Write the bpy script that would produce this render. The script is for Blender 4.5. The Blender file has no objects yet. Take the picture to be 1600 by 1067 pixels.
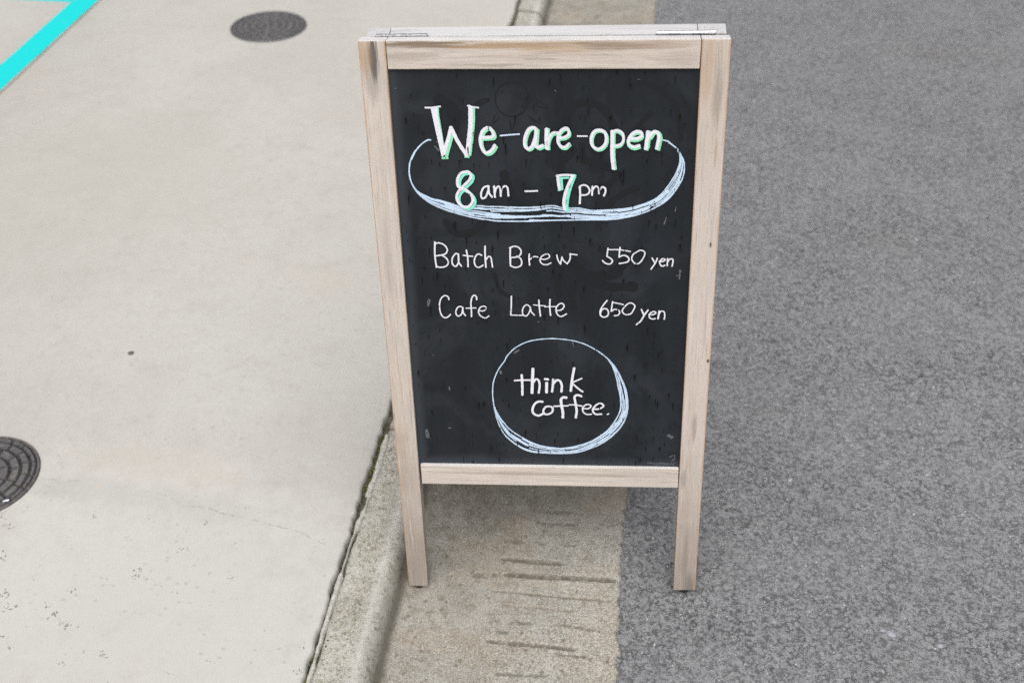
import bpy, bmesh, math, random, json
import numpy as np
from mathutils import Matrix, Vector

# ------------------------------------------------------------------ camera, sky, sun, exposure
S = bpy.context.scene
COL = S.collection
CAM_H = 1.4213; PITCH = 0.68009; YAW = -0.12913; ROLL = -0.005467
cam = bpy.data.cameras.new('camera'); cam_o = bpy.data.objects.new('camera', cam); COL.objects.link(cam_o)
def cam_axes():
    cp, sp, c, s = math.cos(PITCH), math.sin(PITCH), math.cos(YAW), math.sin(YAW)
    fwd = Vector((s*cp, c*cp, -sp)); right = Vector((c, -s, 0)); up = right.cross(fwd)
    cr, sr = math.cos(ROLL), math.sin(ROLL)
    return cr*right + sr*up, -sr*right + cr*up, fwd
cr_, cu_, cf_ = cam_axes()
cam_o.matrix_world = Matrix(((cr_.x, cu_.x, -cf_.x, 0), (cr_.y, cu_.y, -cf_.y, 0), (cr_.z, cu_.z, -cf_.z, CAM_H), (0, 0, 0, 1)))
cam.sensor_width = 36; cam.lens = 38.57; cam.clip_start = .05; cam.clip_end = 1000
cam.dof.use_dof = True; cam.dof.focus_distance = 1.52; cam.dof.aperture_fstop = 4.2
S.camera = cam_o

SUN_EL, SUN_AZ = math.radians(61), math.radians(178)      # azimuth clockwise from +Y
W = bpy.data.worlds.new('World'); S.world = W; W.use_nodes = True
nt = W.node_tree; nt.nodes.clear()
sky = nt.nodes.new('ShaderNodeTexSky'); sky.sky_type = 'NISHITA'; sky.sun_disc = False
sky.sun_elevation = SUN_EL; sky.sun_rotation = SUN_AZ; sky.air_density = 1.0; sky.dust_density = 6.0; sky.ozone_density = 1.0
hs = nt.nodes.new('ShaderNodeHueSaturation'); hs.inputs['Saturation'].default_value = .22
bg = nt.nodes.new('ShaderNodeBackground'); bg.inputs['Strength'].default_value = .085
wo = nt.nodes.new('ShaderNodeOutputWorld')
nt.links.new(sky.outputs[0], hs.inputs['Color']); nt.links.new(hs.outputs[0], bg.inputs['Color']); nt.links.new(bg.outputs[0], wo.inputs[0])
sl = bpy.data.lights.new('sun', 'SUN'); sl.energy = 1.5; sl.angle = math.radians(75); sl.color = (1, .97, .93)
so = bpy.data.objects.new('sun', sl); COL.objects.link(so)
so.rotation_euler = (math.pi/2 - SUN_EL, 0, math.pi - SUN_AZ)
S.view_settings.view_transform = 'Standard'; S.view_settings.look = 'None'
S.view_settings.exposure = 0.76; S.view_settings.gamma = 1; S.view_settings.use_curve_mapping = False
S.cycles.use_denoising = False; S.cycles.denoising_prefilter = 'ACCURATE'; S.cycles.use_adaptive_sampling = False

rng = random.Random(7)
DATA = json.loads(r'''{"strokes":{"open":[["g",2.61,[[94.1,780.0],[94.1,771.3],[95.1,761.4],[96.5,748.2],[97.9,733.7]],0],["g",4.41,[[101.1,715.1],[104.5,725.8],[107.1,733.7],[112.0,749.2]],0],["g",2.9,[[96.1,714.3],[102.7,714.3]],0],["g",3.48,[[139.7,779.5],[139.1,765.6],[138.0,754.6],[135.4,736.9],[132.4,719.0]],0],["g",3.33,[[126.3,716.2],[130.1,716.1]],0],["w",2.86,[[86.3,779.8],[88.4,765.8],[91.5,746.0],[96.3,717.4]],0],["w",3.29,[[89.3,780.0],[90.8,765.8],[93.3,748.2],[96.8,721.3]],0],["w",2.85,[[92.3,779.5],[93.1,763.6],[95.8,746.0],[98.1,725.8]],0],["w",5.06,[[98.5,720.8],[102.1,732.6],[104.7,739.2],[109.3,754.7]],0],["w",5.28,[[109.5,754.5],[113.2,745.9],[117.0,737.0],[127.5,718.4]],0],["w",3.71,[[134.5,782.4],[133.8,765.6],[132.7,752.4],[127.5,719.0]],0],["w",3.71,[[137.0,780.8],[136.2,765.6],[134.8,750.2],[130.1,719.5]],0],["w",2.37,[[78.3,781.0],[82.9,780.9],[89.4,781.4],[97.1,782.4]],0],["w",2.36,[[132.5,783.0],[137.5,781.7],[145.4,780.5]],0],["g",4.37,[[150.7,739.4],[159.4,739.7],[164.8,741.0],[165.0,745.4],[162.0,750.9],[157.2,752.1],[151.6,747.7],[148.5,738.8],[148.7,729.9],[152.2,720.9],[156.4,719.2],[162.0,722.0],[166.5,728.7]],0],["g",4.38,[[219.6,750.2],[215.4,753.0],[210.0,750.2],[205.5,740.3],[204.7,730.3],[208.4,725.0],[213.9,728.1],[218.4,740.3],[219.6,750.2]],2],["g",4.6,[[220.2,750.4],[219.4,738.8],[218.7,729.9],[221.9,726.5],[227.9,728.8]],2],["g",5.23,[[233.1,751.1],[232.7,738.9],[233.4,726.7]],2],["g",3.69,[[233.4,729.5],[236.2,739.4],[240.5,744.9],[245.9,745.1]],2],["g",3.9,[[247.8,738.5],[255.2,739.6],[260.6,743.9],[259.0,750.5],[254.8,751.1],[250.0,747.3],[246.7,739.6],[247.2,731.8],[251.4,726.8],[256.3,726.8],[260.8,730.7]],2],["g",4.15,[[298.4,749.1],[292.1,746.4],[289.0,737.6],[290.6,728.7],[297.6,724.2],[305.0,728.1],[308.1,736.4],[305.9,746.3],[298.4,749.1]],4],["g",5.03,[[316.1,748.3],[316.1,733.4],[316.4,715.6],[318.3,700.1]],4],["g",3.68,[[315.0,746.8],[321.3,747.9],[327.2,743.5],[328.4,735.7],[324.8,729.7],[316.4,727.5]],4],["g",4.31,[[337.9,737.2],[346.4,737.1],[352.1,741.0],[349.9,745.6],[344.1,745.9],[337.8,741.0],[334.8,733.3],[337.1,728.3],[342.4,726.1],[348.6,727.5]],4],["g",4.96,[[361.1,747.2],[360.3,738.4],[359.1,725.7]],4],["g",4.51,[[363.1,740.0],[367.1,746.0],[372.3,746.8],[375.2,741.1],[374.4,733.4],[373.1,725.4]],4],["w",4.36,[[148.6,741.8],[157.3,742.1],[162.7,743.4],[162.9,747.9],[159.9,753.4],[155.1,754.5],[149.5,750.1],[146.4,741.3],[146.6,732.4],[150.0,723.4],[154.3,721.7],[159.8,724.5],[164.4,731.2]],0],["w",4.38,[[217.8,751.9],[213.6,754.6],[208.2,751.9],[203.7,742.0],[203.0,732.0],[206.6,726.7],[212.1,729.8],[216.6,742.0],[217.8,751.9]],2],["w",4.59,[[217.8,752.4],[217.1,740.9],[216.4,732.0],[219.6,728.6],[225.5,730.8]],2],["w",5.22,[[231.2,751.8],[230.7,739.7],[231.4,727.5]],2],["w",3.68,[[232.0,731.9],[234.8,741.9],[239.1,747.4],[244.4,747.6]],2],["w",3.89,[[246.5,740.7],[254.0,741.8],[259.3,746.2],[257.8,752.8],[253.5,753.3],[248.7,749.5],[245.5,741.8],[245.9,734.1],[250.2,729.1],[255.0,729.1],[259.5,732.9]],2],["w",4.14,[[297.0,750.9],[290.6,748.2],[287.5,739.5],[289.2,730.6],[296.1,726.1],[303.5,730.0],[306.6,738.3],[304.4,748.2],[297.0,750.9]],4],["w",5.03,[[314.1,748.7],[314.1,733.8],[314.4,716.0],[316.3,700.5]],4],["w",3.67,[[315.0,749.2],[321.3,750.3],[327.2,745.9],[328.4,738.2],[324.8,732.1],[316.3,729.9]],4],["w",4.31,[[337.3,739.8],[345.8,739.8],[351.5,743.6],[349.3,748.2],[343.5,748.5],[337.3,743.6],[334.3,736.0],[336.5,731.0],[341.8,728.7],[348.0,730.2]],4],["w",4.96,[[358.7,747.9],[358.0,739.2],[356.7,726.5]],4],["w",4.51,[[360.5,741.3],[364.5,747.3],[369.8,748.1],[372.6,742.4],[371.8,734.7],[370.5,726.8]],4],["b",2.18,[[172.4,744.1],[184.5,745.2],[196.3,746.0]],1],["w",2.16,[[270.5,743.1],[282.2,743.0]],3]],"hours":[["t",3.92,[[128.2,693.0],[122.1,691.0],[117.2,682.9],[117.3,673.6],[122.1,670.1],[129.7,666.6],[135.0,659.6],[135.8,652.5],[131.0,645.7],[124.2,644.5],[117.7,649.0],[114.8,657.2],[117.5,665.4],[124.5,673.6],[132.6,681.7],[135.2,688.6],[132.1,693.0],[128.2,693.0]],0],["t",3.86,[[249.3,687.1],[250.1,672.3]],3],["t",3.06,[[250.0,687.1],[258.4,687.5]],3],["t",4.64,[[266.8,690.1],[262.1,677.3],[258.5,664.4],[256.6,652.4],[256.5,642.8]],3],["t",2.89,[[246.1,670.4],[250.7,672.1]],3],["w",4.42,[[244.9,690.1],[245.7,680.3],[246.9,672.5]],3],["w",3.25,[[243.5,690.1],[252.8,691.3],[264.9,690.8]],3],["w",4.45,[[264.0,690.1],[258.3,677.3],[254.1,664.4],[252.4,652.4],[253.5,643.8]],3],["w",3.92,[[125.2,695.8],[119.0,693.7],[114.2,685.6],[114.3,676.4],[119.1,672.9],[126.7,669.4],[131.9,662.4],[132.7,655.3],[127.9,648.5],[121.1,647.3],[114.7,651.8],[111.7,660.0],[114.4,668.2],[121.5,676.4],[129.6,684.5],[132.1,691.4],[129.0,695.7],[125.2,695.8]],0],["w",2.74,[[153.5,676.3],[147.9,674.0],[144.2,665.9],[145.1,659.4],[149.6,660.6],[153.2,668.2],[154.6,675.8]],1],["w",2.73,[[154.6,676.3],[154.8,667.0],[158.4,661.2]],1],["w",2.95,[[161.7,675.8],[162.0,668.2],[162.3,661.2]],1],["w",2.71,[[162.5,667.0],[164.2,672.9],[167.2,675.8],[169.4,673.4],[170.1,662.4]],1],["w",2.71,[[170.3,667.0],[171.9,672.9],[176.1,676.3],[179.3,673.4],[180.1,663.0]],1],["w",2.52,[[202.4,669.1],[210.4,669.2],[217.9,669.6]],2],["w",2.9,[[273.3,675.3],[273.8,664.4],[273.3,652.4]],4],["w",2.5,[[272.8,674.3],[276.1,677.3],[281.7,676.8],[285.9,671.3],[284.5,665.9],[279.9,663.9],[274.2,663.9]],4],["w",2.7,[[289.6,675.3],[289.2,663.9]],4],["w",2.5,[[290.1,671.3],[293.8,675.8],[297.5,673.3],[298.1,665.9]],4],["w",2.69,[[298.5,670.3],[302.2,674.8],[305.9,673.3],[306.5,668.3],[304.6,662.9]],4]],"brew":[["w",2.55,[[78.9,596.7],[77.7,578.2],[78.7,559.9]],0],["w",2.22,[[79.3,594.6],[85.1,595.5],[91.7,592.2],[95.1,585.7],[92.5,579.9],[86.3,577.8],[79.3,576.5]],0],["w",2.25,[[87.0,577.8],[92.9,573.3],[95.6,567.1],[92.2,561.6],[85.2,559.5],[79.1,560.7]],0],["w",2.25,[[109.6,579.1],[106.3,580.0],[101.7,574.1],[100.6,566.7],[103.0,561.7],[106.4,561.7],[109.5,568.4],[110.0,579.1]],0],["w",2.24,[[109.6,578.3],[109.8,567.5],[113.0,561.7]],0],["w",2.39,[[121.0,585.0],[122.3,573.4],[122.1,560.9]],0],["w",2.07,[[116.4,577.5],[122.1,576.7],[128.9,576.2]],0],["w",2.24,[[141.2,577.6],[137.5,579.7],[133.5,576.8],[130.9,569.3],[132.5,561.8],[136.6,559.8],[140.5,561.5],[142.5,563.1]],0],["w",2.54,[[146.4,590.8],[146.0,576.0],[146.4,560.2]],0],["w",2.22,[[147.0,571.0],[150.6,576.0],[153.6,574.4],[154.8,566.9],[155.4,560.7]],0],["w",2.53,[[180.3,588.5],[179.8,576.2],[179.9,562.9]],1],["w",2.21,[[179.6,588.9],[185.6,591.0],[191.6,589.3],[194.9,583.6],[192.8,577.9],[188.2,575.4],[180.6,574.5]],1],["w",2.23,[[189.0,576.6],[193.9,572.9],[195.2,567.1],[193.2,562.2],[186.3,560.0],[179.9,562.5]],1],["w",2.22,[[205.7,579.6],[205.2,572.2],[205.8,563.9]],1],["w",1.89,[[205.5,570.5],[209.4,574.7],[213.2,576.3],[217.0,575.5]],1],["w",1.89,[[220.3,572.6],[227.5,572.3],[232.8,575.6],[231.3,579.7],[227.6,579.7],[222.3,576.4],[219.9,570.6],[222.9,565.6],[228.9,564.4],[234.6,566.9]],1],["w",2.05,[[242.6,578.5],[244.1,571.5],[247.4,565.3]],1],["w",2.05,[[247.6,565.3],[248.6,570.7],[249.5,575.7]],1],["w",2.05,[[249.5,575.7],[251.6,570.7],[256.5,565.8]],1],["w",2.05,[[256.6,566.0],[259.1,569.9],[260.5,574.1],[260.7,580.6]],1],["w",2.04,[[260.3,580.2],[269.6,579.0]],1],["w",2.17,[[310.9,588.6],[310.2,582.9],[309.8,576.8]],2],["w",2.19,[[309.8,576.8],[314.3,574.1],[317.1,570.6],[315.2,566.7],[311.2,565.8],[306.3,567.9],[303.9,571.0]],2],["w",1.84,[[310.5,586.8],[317.3,586.8],[324.5,586.9]],2],["w",2.17,[[326.8,589.9],[326.1,583.0],[325.9,576.1]],2],["w",2.18,[[325.9,576.0],[331.0,578.6],[336.6,576.9],[339.1,572.5],[336.8,569.0],[332.0,567.6],[326.4,566.7]],2],["w",2.0,[[325.3,586.9],[333.2,585.6],[340.4,584.3]],2],["w",2.02,[[348.4,583.1],[353.9,586.1],[359.1,584.0],[359.7,579.6],[356.7,572.6],[352.0,566.9],[346.4,567.3],[342.7,573.4],[344.1,579.5],[348.4,583.1]],2],["w",2.18,[[369.7,574.8],[372.7,569.2],[374.0,567.4]],3],["w",2.18,[[376.5,574.4],[374.0,567.4],[368.7,558.6]],3],["w",2.17,[[379.5,570.1],[383.8,570.1],[386.9,572.3],[384.5,574.0],[381.4,572.3],[379.9,568.3],[381.7,563.9],[384.1,563.2],[386.8,564.4]],3],["w",2.18,[[390.1,574.1],[390.0,564.0]],3],["w",2.17,[[390.2,569.2],[392.9,573.2],[396.8,573.2],[397.4,569.3],[396.5,563.1]],3]],"latte":[["w",2.16,[[93.0,511.0],[92.1,515.0],[87.5,516.9],[82.2,512.1],[79.4,502.4],[79.9,491.9],[82.7,484.6],[87.0,482.6],[90.7,484.3],[93.8,487.6]],0],["w",2.16,[[112.2,497.9],[109.1,500.3],[104.6,498.6],[101.7,492.1],[102.9,486.4],[106.1,485.6],[110.0,489.7],[111.9,498.7]],0],["w",2.16,[[111.4,497.0],[112.2,490.6],[114.9,486.1]],0],["w",2.28,[[131.7,511.3],[131.1,516.1],[128.0,517.6],[124.9,513.2],[123.4,505.2],[123.6,493.9],[123.2,485.0]],0],["w",1.84,[[116.6,497.7],[123.5,498.0],[130.0,498.2]],0],["w",1.99,[[135.3,494.0],[140.0,493.7],[144.1,496.9],[143.1,500.5],[139.5,500.9],[135.4,498.1],[133.4,492.4],[135.3,486.7],[140.2,483.1],[143.9,483.2],[147.6,486.0]],0],["w",2.29,[[179.8,516.5],[179.2,502.5],[178.1,487.9]],1],["w",1.99,[[178.1,487.8],[186.4,487.4],[195.0,487.5]],1],["w",1.99,[[204.7,500.3],[201.9,503.5],[198.3,502.6],[194.9,497.0],[194.7,489.7],[197.5,486.5],[200.8,487.4],[204.6,493.8],[205.4,500.3]],1],["w",1.98,[[205.4,499.5],[206.7,493.1],[210.9,487.9]],1],["w",2.28,[[217.4,510.8],[218.0,499.6],[219.2,486.7]],1],["w",1.67,[[209.8,503.7],[217.7,502.8],[225.9,502.3]],1],["w",1.67,[[225.5,500.8],[232.7,501.1],[241.3,501.4]],1],["w",2.28,[[232.7,512.1],[232.3,500.5],[233.2,488.1]],1],["w",2.12,[[241.9,495.4],[247.7,496.2],[252.0,501.5],[250.2,505.9],[246.3,505.8],[242.0,501.4],[240.9,495.0],[243.3,488.6],[248.3,486.2],[255.2,490.3]],1],["w",2.29,[[310.6,511.0],[305.7,504.3],[301.6,495.7],[302.0,488.7],[306.3,485.7],[311.6,488.0],[312.7,494.0],[309.6,498.7],[304.2,497.4],[302.0,492.2]],2],["w",2.11,[[318.2,509.5],[317.3,501.8],[316.5,494.9]],2],["w",2.12,[[316.5,494.9],[321.8,498.0],[326.4,496.7],[328.1,492.4],[325.8,489.0],[321.2,488.1]],2],["w",1.94,[[318.6,508.3],[325.5,507.0],[332.8,505.2]],2],["w",2.12,[[334.8,502.0],[339.2,506.7],[344.2,507.6],[348.4,503.8],[347.8,499.5],[344.1,492.2],[339.6,490.0],[335.0,490.3],[331.5,495.1],[333.3,500.2]],2],["w",2.44,[[357.7,497.9],[359.8,492.7],[361.4,489.3]],2],["w",2.45,[[366.5,497.1],[361.4,488.4],[356.7,479.7],[351.5,474.9]],2],["w",2.11,[[369.0,490.2],[374.0,490.3],[377.3,492.9],[375.3,495.0],[370.8,493.3],[368.3,489.4],[369.6,485.1],[373.4,483.4],[376.5,484.3]],3],["w",2.77,[[382.0,495.5],[380.7,484.3]],3],["w",2.11,[[381.6,491.2],[384.5,495.5],[388.3,494.7],[389.6,489.6],[389.1,483.5]],3]],"name":[["w",3.83,[[191.0,391.5],[191.4,376.6],[191.2,359.2]],0],["w",2.95,[[180.7,382.5],[190.0,383.4],[203.6,383.6]],0],["w",4.68,[[207.2,401.8],[206.0,380.5],[205.2,362.8]],0],["w",3.46,[[207.6,380.6],[210.9,385.3],[214.8,383.5],[216.3,375.1],[214.9,362.9]],0],["w",4.54,[[226.4,379.0],[226.0,364.0]],0],["w",3.97,[[224.3,385.7],[228.1,385.3]],0],["w",3.64,[[235.7,385.2],[235.2,376.3],[234.0,365.1]],0],["w",3.63,[[236.8,379.2],[240.5,383.9],[245.2,383.0],[248.0,375.6],[247.4,365.3]],0],["w",3.96,[[265.6,404.0],[262.8,386.0],[260.8,366.9]],0],["w",2.59,[[262.8,380.5],[269.2,383.8],[276.2,387.4]],0],["w",2.95,[[263.6,378.6],[270.8,371.3],[277.6,365.6]],0],["w",3.8,[[219.8,347.7],[215.1,348.1],[208.9,344.0],[205.3,334.7],[206.9,327.5],[213.8,324.0],[220.8,327.8]],1],["w",3.23,[[228.0,340.2],[223.6,338.1],[220.9,331.9],[223.4,326.8],[228.7,326.9],[234.0,331.1],[234.0,338.3],[228.0,340.2]],1],["w",4.34,[[254.1,355.4],[249.8,355.5],[246.7,351.7],[247.5,341.6],[249.2,330.3],[249.1,321.6]],1],["w",2.64,[[236.7,340.4],[246.2,341.0],[256.6,341.7]],1],["w",3.76,[[275.6,358.1],[270.5,359.9],[266.2,356.6],[267.9,344.0],[269.2,332.8],[267.9,321.9]],1],["w",2.45,[[258.8,343.3],[267.0,343.2],[276.5,341.6]],1],["w",2.44,[[277.8,337.5],[285.2,337.1],[289.9,341.3],[286.9,344.3],[281.7,343.2],[277.8,338.0],[279.1,330.9],[284.4,327.4],[290.4,328.0]],1],["w",3.0,[[293.4,336.8],[300.7,336.9],[307.6,341.6],[305.0,346.1],[299.8,345.5],[293.8,339.3],[292.6,333.2],[296.5,328.1],[304.7,328.3]],1],["w",2.46,[[313.5,328.1],[314.9,328.8]],1]],"ghost":[["k",2.31,[[188.8,811.2],[176.2,808.1],[168.3,798.0],[167.8,784.0],[175.0,772.3],[187.5,767.9],[200.3,772.2],[207.6,783.7],[208.4,797.7],[201.2,807.9],[188.8,811.2]]],["k",1.81,[[166.0,769.8],[163.1,759.4],[171.0,765.9]]],["k",1.81,[[184.8,761.9],[187.0,750.1],[191.2,761.9]]],["k",1.8,[[207.8,769.6],[212.8,763.1],[220.3,759.9],[210.3,767.0]]],["k",2.03,[[219.6,790.0],[220.7,781.1],[233.2,778.4],[222.0,787.4]]],["k",3.05,[[143.8,785.4],[152.9,790.5],[159.1,789.2],[147.5,783.6]]],["k",8.47,[[332.7,804.3],[349.8,809.2],[367.1,804.1],[382.3,792.6],[394.1,774.8],[398.7,754.3],[400.7,738.7]]],["k",12.1,[[256.9,744.6],[255.8,765.4],[263.3,779.5],[278.3,785.8],[295.8,781.8],[308.4,770.2],[316.2,752.1]]],["k",7.57,[[223.7,811.5],[241.0,803.8],[248.4,788.5],[243.2,775.8]]],["k",7.63,[[360.8,769.9],[348.7,757.1],[339.1,741.6]]],["k",3.5,[[399.5,792.5],[404.9,782.4],[410.2,774.7]]],["k",10.5,[[276.0,728.7],[278.6,710.0],[299.1,704.6],[319.8,691.1],[307.2,672.0]]],["k",18.14,[[97.0,789.6],[111.6,776.6],[113.3,761.0],[107.1,742.6]]],["k",11.17,[[95.2,624.1],[107.8,608.3],[129.4,609.8],[146.1,624.2]]],["k",12.48,[[174.9,691.3],[184.4,658.2],[199.7,635.7]]],["k",10.67,[[265.8,723.4],[247.7,702.0],[252.8,680.2],[268.3,666.5]]],["k",9.66,[[302.4,635.8],[320.3,658.2],[345.9,672.0]]],["k",14.58,[[265.1,564.0],[284.4,542.8],[312.1,530.8],[345.2,531.0]]],["k",17.34,[[333.4,570.3],[317.4,549.1],[287.2,545.9]]],["k",8.8,[[248.6,554.8],[242.9,530.3],[245.5,517.9]]],["k",5.92,[[156.9,548.1],[164.4,523.5],[183.8,511.2]]],["k",7.65,[[273.4,542.8],[262.3,521.2],[265.0,496.2]]]],"smudge":[["c",2.88,[[407.7,555.7],[407.2,543.6]]],["c",3.62,[[65.2,508.7],[62.9,500.7]]],["c",5.36,[[47.5,292.9],[48.4,282.1]]],["c",4.41,[[160.2,395.7],[161.2,393.4]]],["c",2.47,[[181.4,426.0],[187.9,431.0]]],["c",2.45,[[263.5,443.4],[266.4,436.9]]],["c",1.93,[[85.3,369.1],[85.6,363.9]]],["c",2.32,[[80.7,298.9],[83.1,297.9]]],["c",6.5,[[403.6,291.1],[406.6,289.0]]],["c",1.66,[[373.2,242.9],[385.2,241.7],[397.1,242.7],[412.2,240.9]]],["c",1.66,[[385.3,239.5],[400.2,240.6],[415.0,243.9]]],["c",1.65,[[405.7,253.5],[413.0,257.3],[411.9,248.2]]],["c",1.65,[[408.9,246.3],[413.2,251.8]]],["c",1.27,[[41.1,805.3],[42.1,804.8]]],["c",1.25,[[242.2,801.2],[243.5,800.2]]],["c",1.62,[[383.8,621.9],[386.5,631.7]]],["c",1.34,[[397.3,640.2],[398.4,645.7]]],["c",2.12,[[86.9,729.4],[91.8,724.0]]],["c",1.58,[[89.1,734.7],[95.2,736.8]]],["c",1.24,[[344.7,814.2],[346.7,813.7]]],["c",1.51,[[215.5,476.7],[216.9,475.4]]],["c",1.57,[[64.8,421.8],[65.6,420.5]]],["c",1.44,[[403.4,548.1],[404.8,547.3]]]]},"oval":{"outer":[[81.8,738.0],[77.9,737.7],[70.0,732.7],[61.7,723.7],[54.7,711.3],[61.6,724.6],[54.0,711.0],[51.1,698.4],[51.2,688.0],[53.8,677.6],[59.2,667.1],[68.1,657.7],[78.8,650.0],[95.1,642.3],[117.2,635.2],[139.4,629.8],[152.1,628.1],[166.5,626.3],[204.8,626.1],[242.9,627.5],[280.9,628.3],[315.6,628.9],[337.5,632.5],[354.9,637.8],[372.1,646.0],[386.9,656.5],[398.1,671.5],[405.0,686.4],[406.6,698.8],[405.2,708.9],[401.5,716.8],[396.9,724.5],[392.5,728.4],[386.0,733.4],[383.9,735.2],[375.4,737.1]],"inner":[[53.8,677.6],[59.8,668.2],[70.6,661.8],[79.2,657.7],[90.3,655.1],[102.9,651.2],[119.9,645.9],[137.9,648.0],[152.3,646.8],[167.2,646.6],[195.7,645.6],[214.7,646.1],[237.5,648.1],[252.6,644.8],[273.3,644.5],[285.6,641.8],[304.4,641.1],[295.6,641.5],[315.4,642.5],[337.2,644.8],[353.5,649.5],[367.4,655.4],[378.0,663.5],[388.2,677.3],[396.2,692.1],[400.1,704.5],[400.6,713.4],[398.1,721.2],[395.8,725.7]],"band_outer":[[53.8,677.6],[59.2,667.1],[68.1,657.7],[78.8,650.0],[95.1,642.3],[117.2,635.2],[139.4,629.8],[152.1,628.1],[166.5,626.3],[204.8,626.1],[242.9,627.5],[280.9,628.3],[315.6,628.9],[337.5,632.5],[354.9,637.8],[372.1,646.0],[386.9,656.5],[398.1,671.5],[405.0,686.4],[406.6,698.8],[405.2,708.9],[401.5,716.8],[397.5,724.0]],"w":2.0},"circle":{"outer":[[166.6,412.5],[171.2,421.8],[182.6,434.5],[199.8,444.4],[218.4,448.8],[236.9,450.2],[232.4,450.3],[249.2,449.2],[266.0,446.5],[282.7,440.6],[299.6,430.2],[313.1,418.4],[323.4,405.3],[332.2,387.8],[339.4,368.0],[342.4,348.0],[341.9,329.7],[335.4,309.0],[321.9,290.0],[304.5,274.9],[283.4,263.9],[265.7,258.3],[248.0,256.7],[245.6,256.5],[215.4,257.5],[195.8,261.2],[180.0,271.1],[166.1,284.6],[157.7,299.2],[152.2,317.9],[149.1,338.5],[147.9,358.8],[150.0,379.0],[157.2,398.0],[167.0,413.3]],"band_outer":[[313.1,418.4],[323.4,405.3],[332.2,387.8],[339.4,368.0],[342.4,348.0],[341.9,329.7],[335.4,309.0],[321.9,290.0],[304.5,274.9],[283.4,263.9],[265.7,258.3],[248.0,256.7],[245.6,256.5],[215.4,257.5],[195.8,261.2],[180.0,271.1],[166.1,284.6],[157.7,299.2],[152.2,317.9],[149.5,336.4]],"inner":[[313.1,418.0],[320.1,405.3],[325.4,387.7],[328.3,371.9],[331.0,359.9],[332.3,339.7],[328.3,323.3],[318.1,304.5],[307.8,292.9],[288.7,278.8],[265.8,269.9],[248.0,266.3],[245.7,266.1],[224.4,268.4],[206.7,273.8],[189.2,284.0],[171.8,297.4],[160.0,313.9],[153.4,326.2],[149.9,336.4]],"w":1.7}}''')
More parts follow.
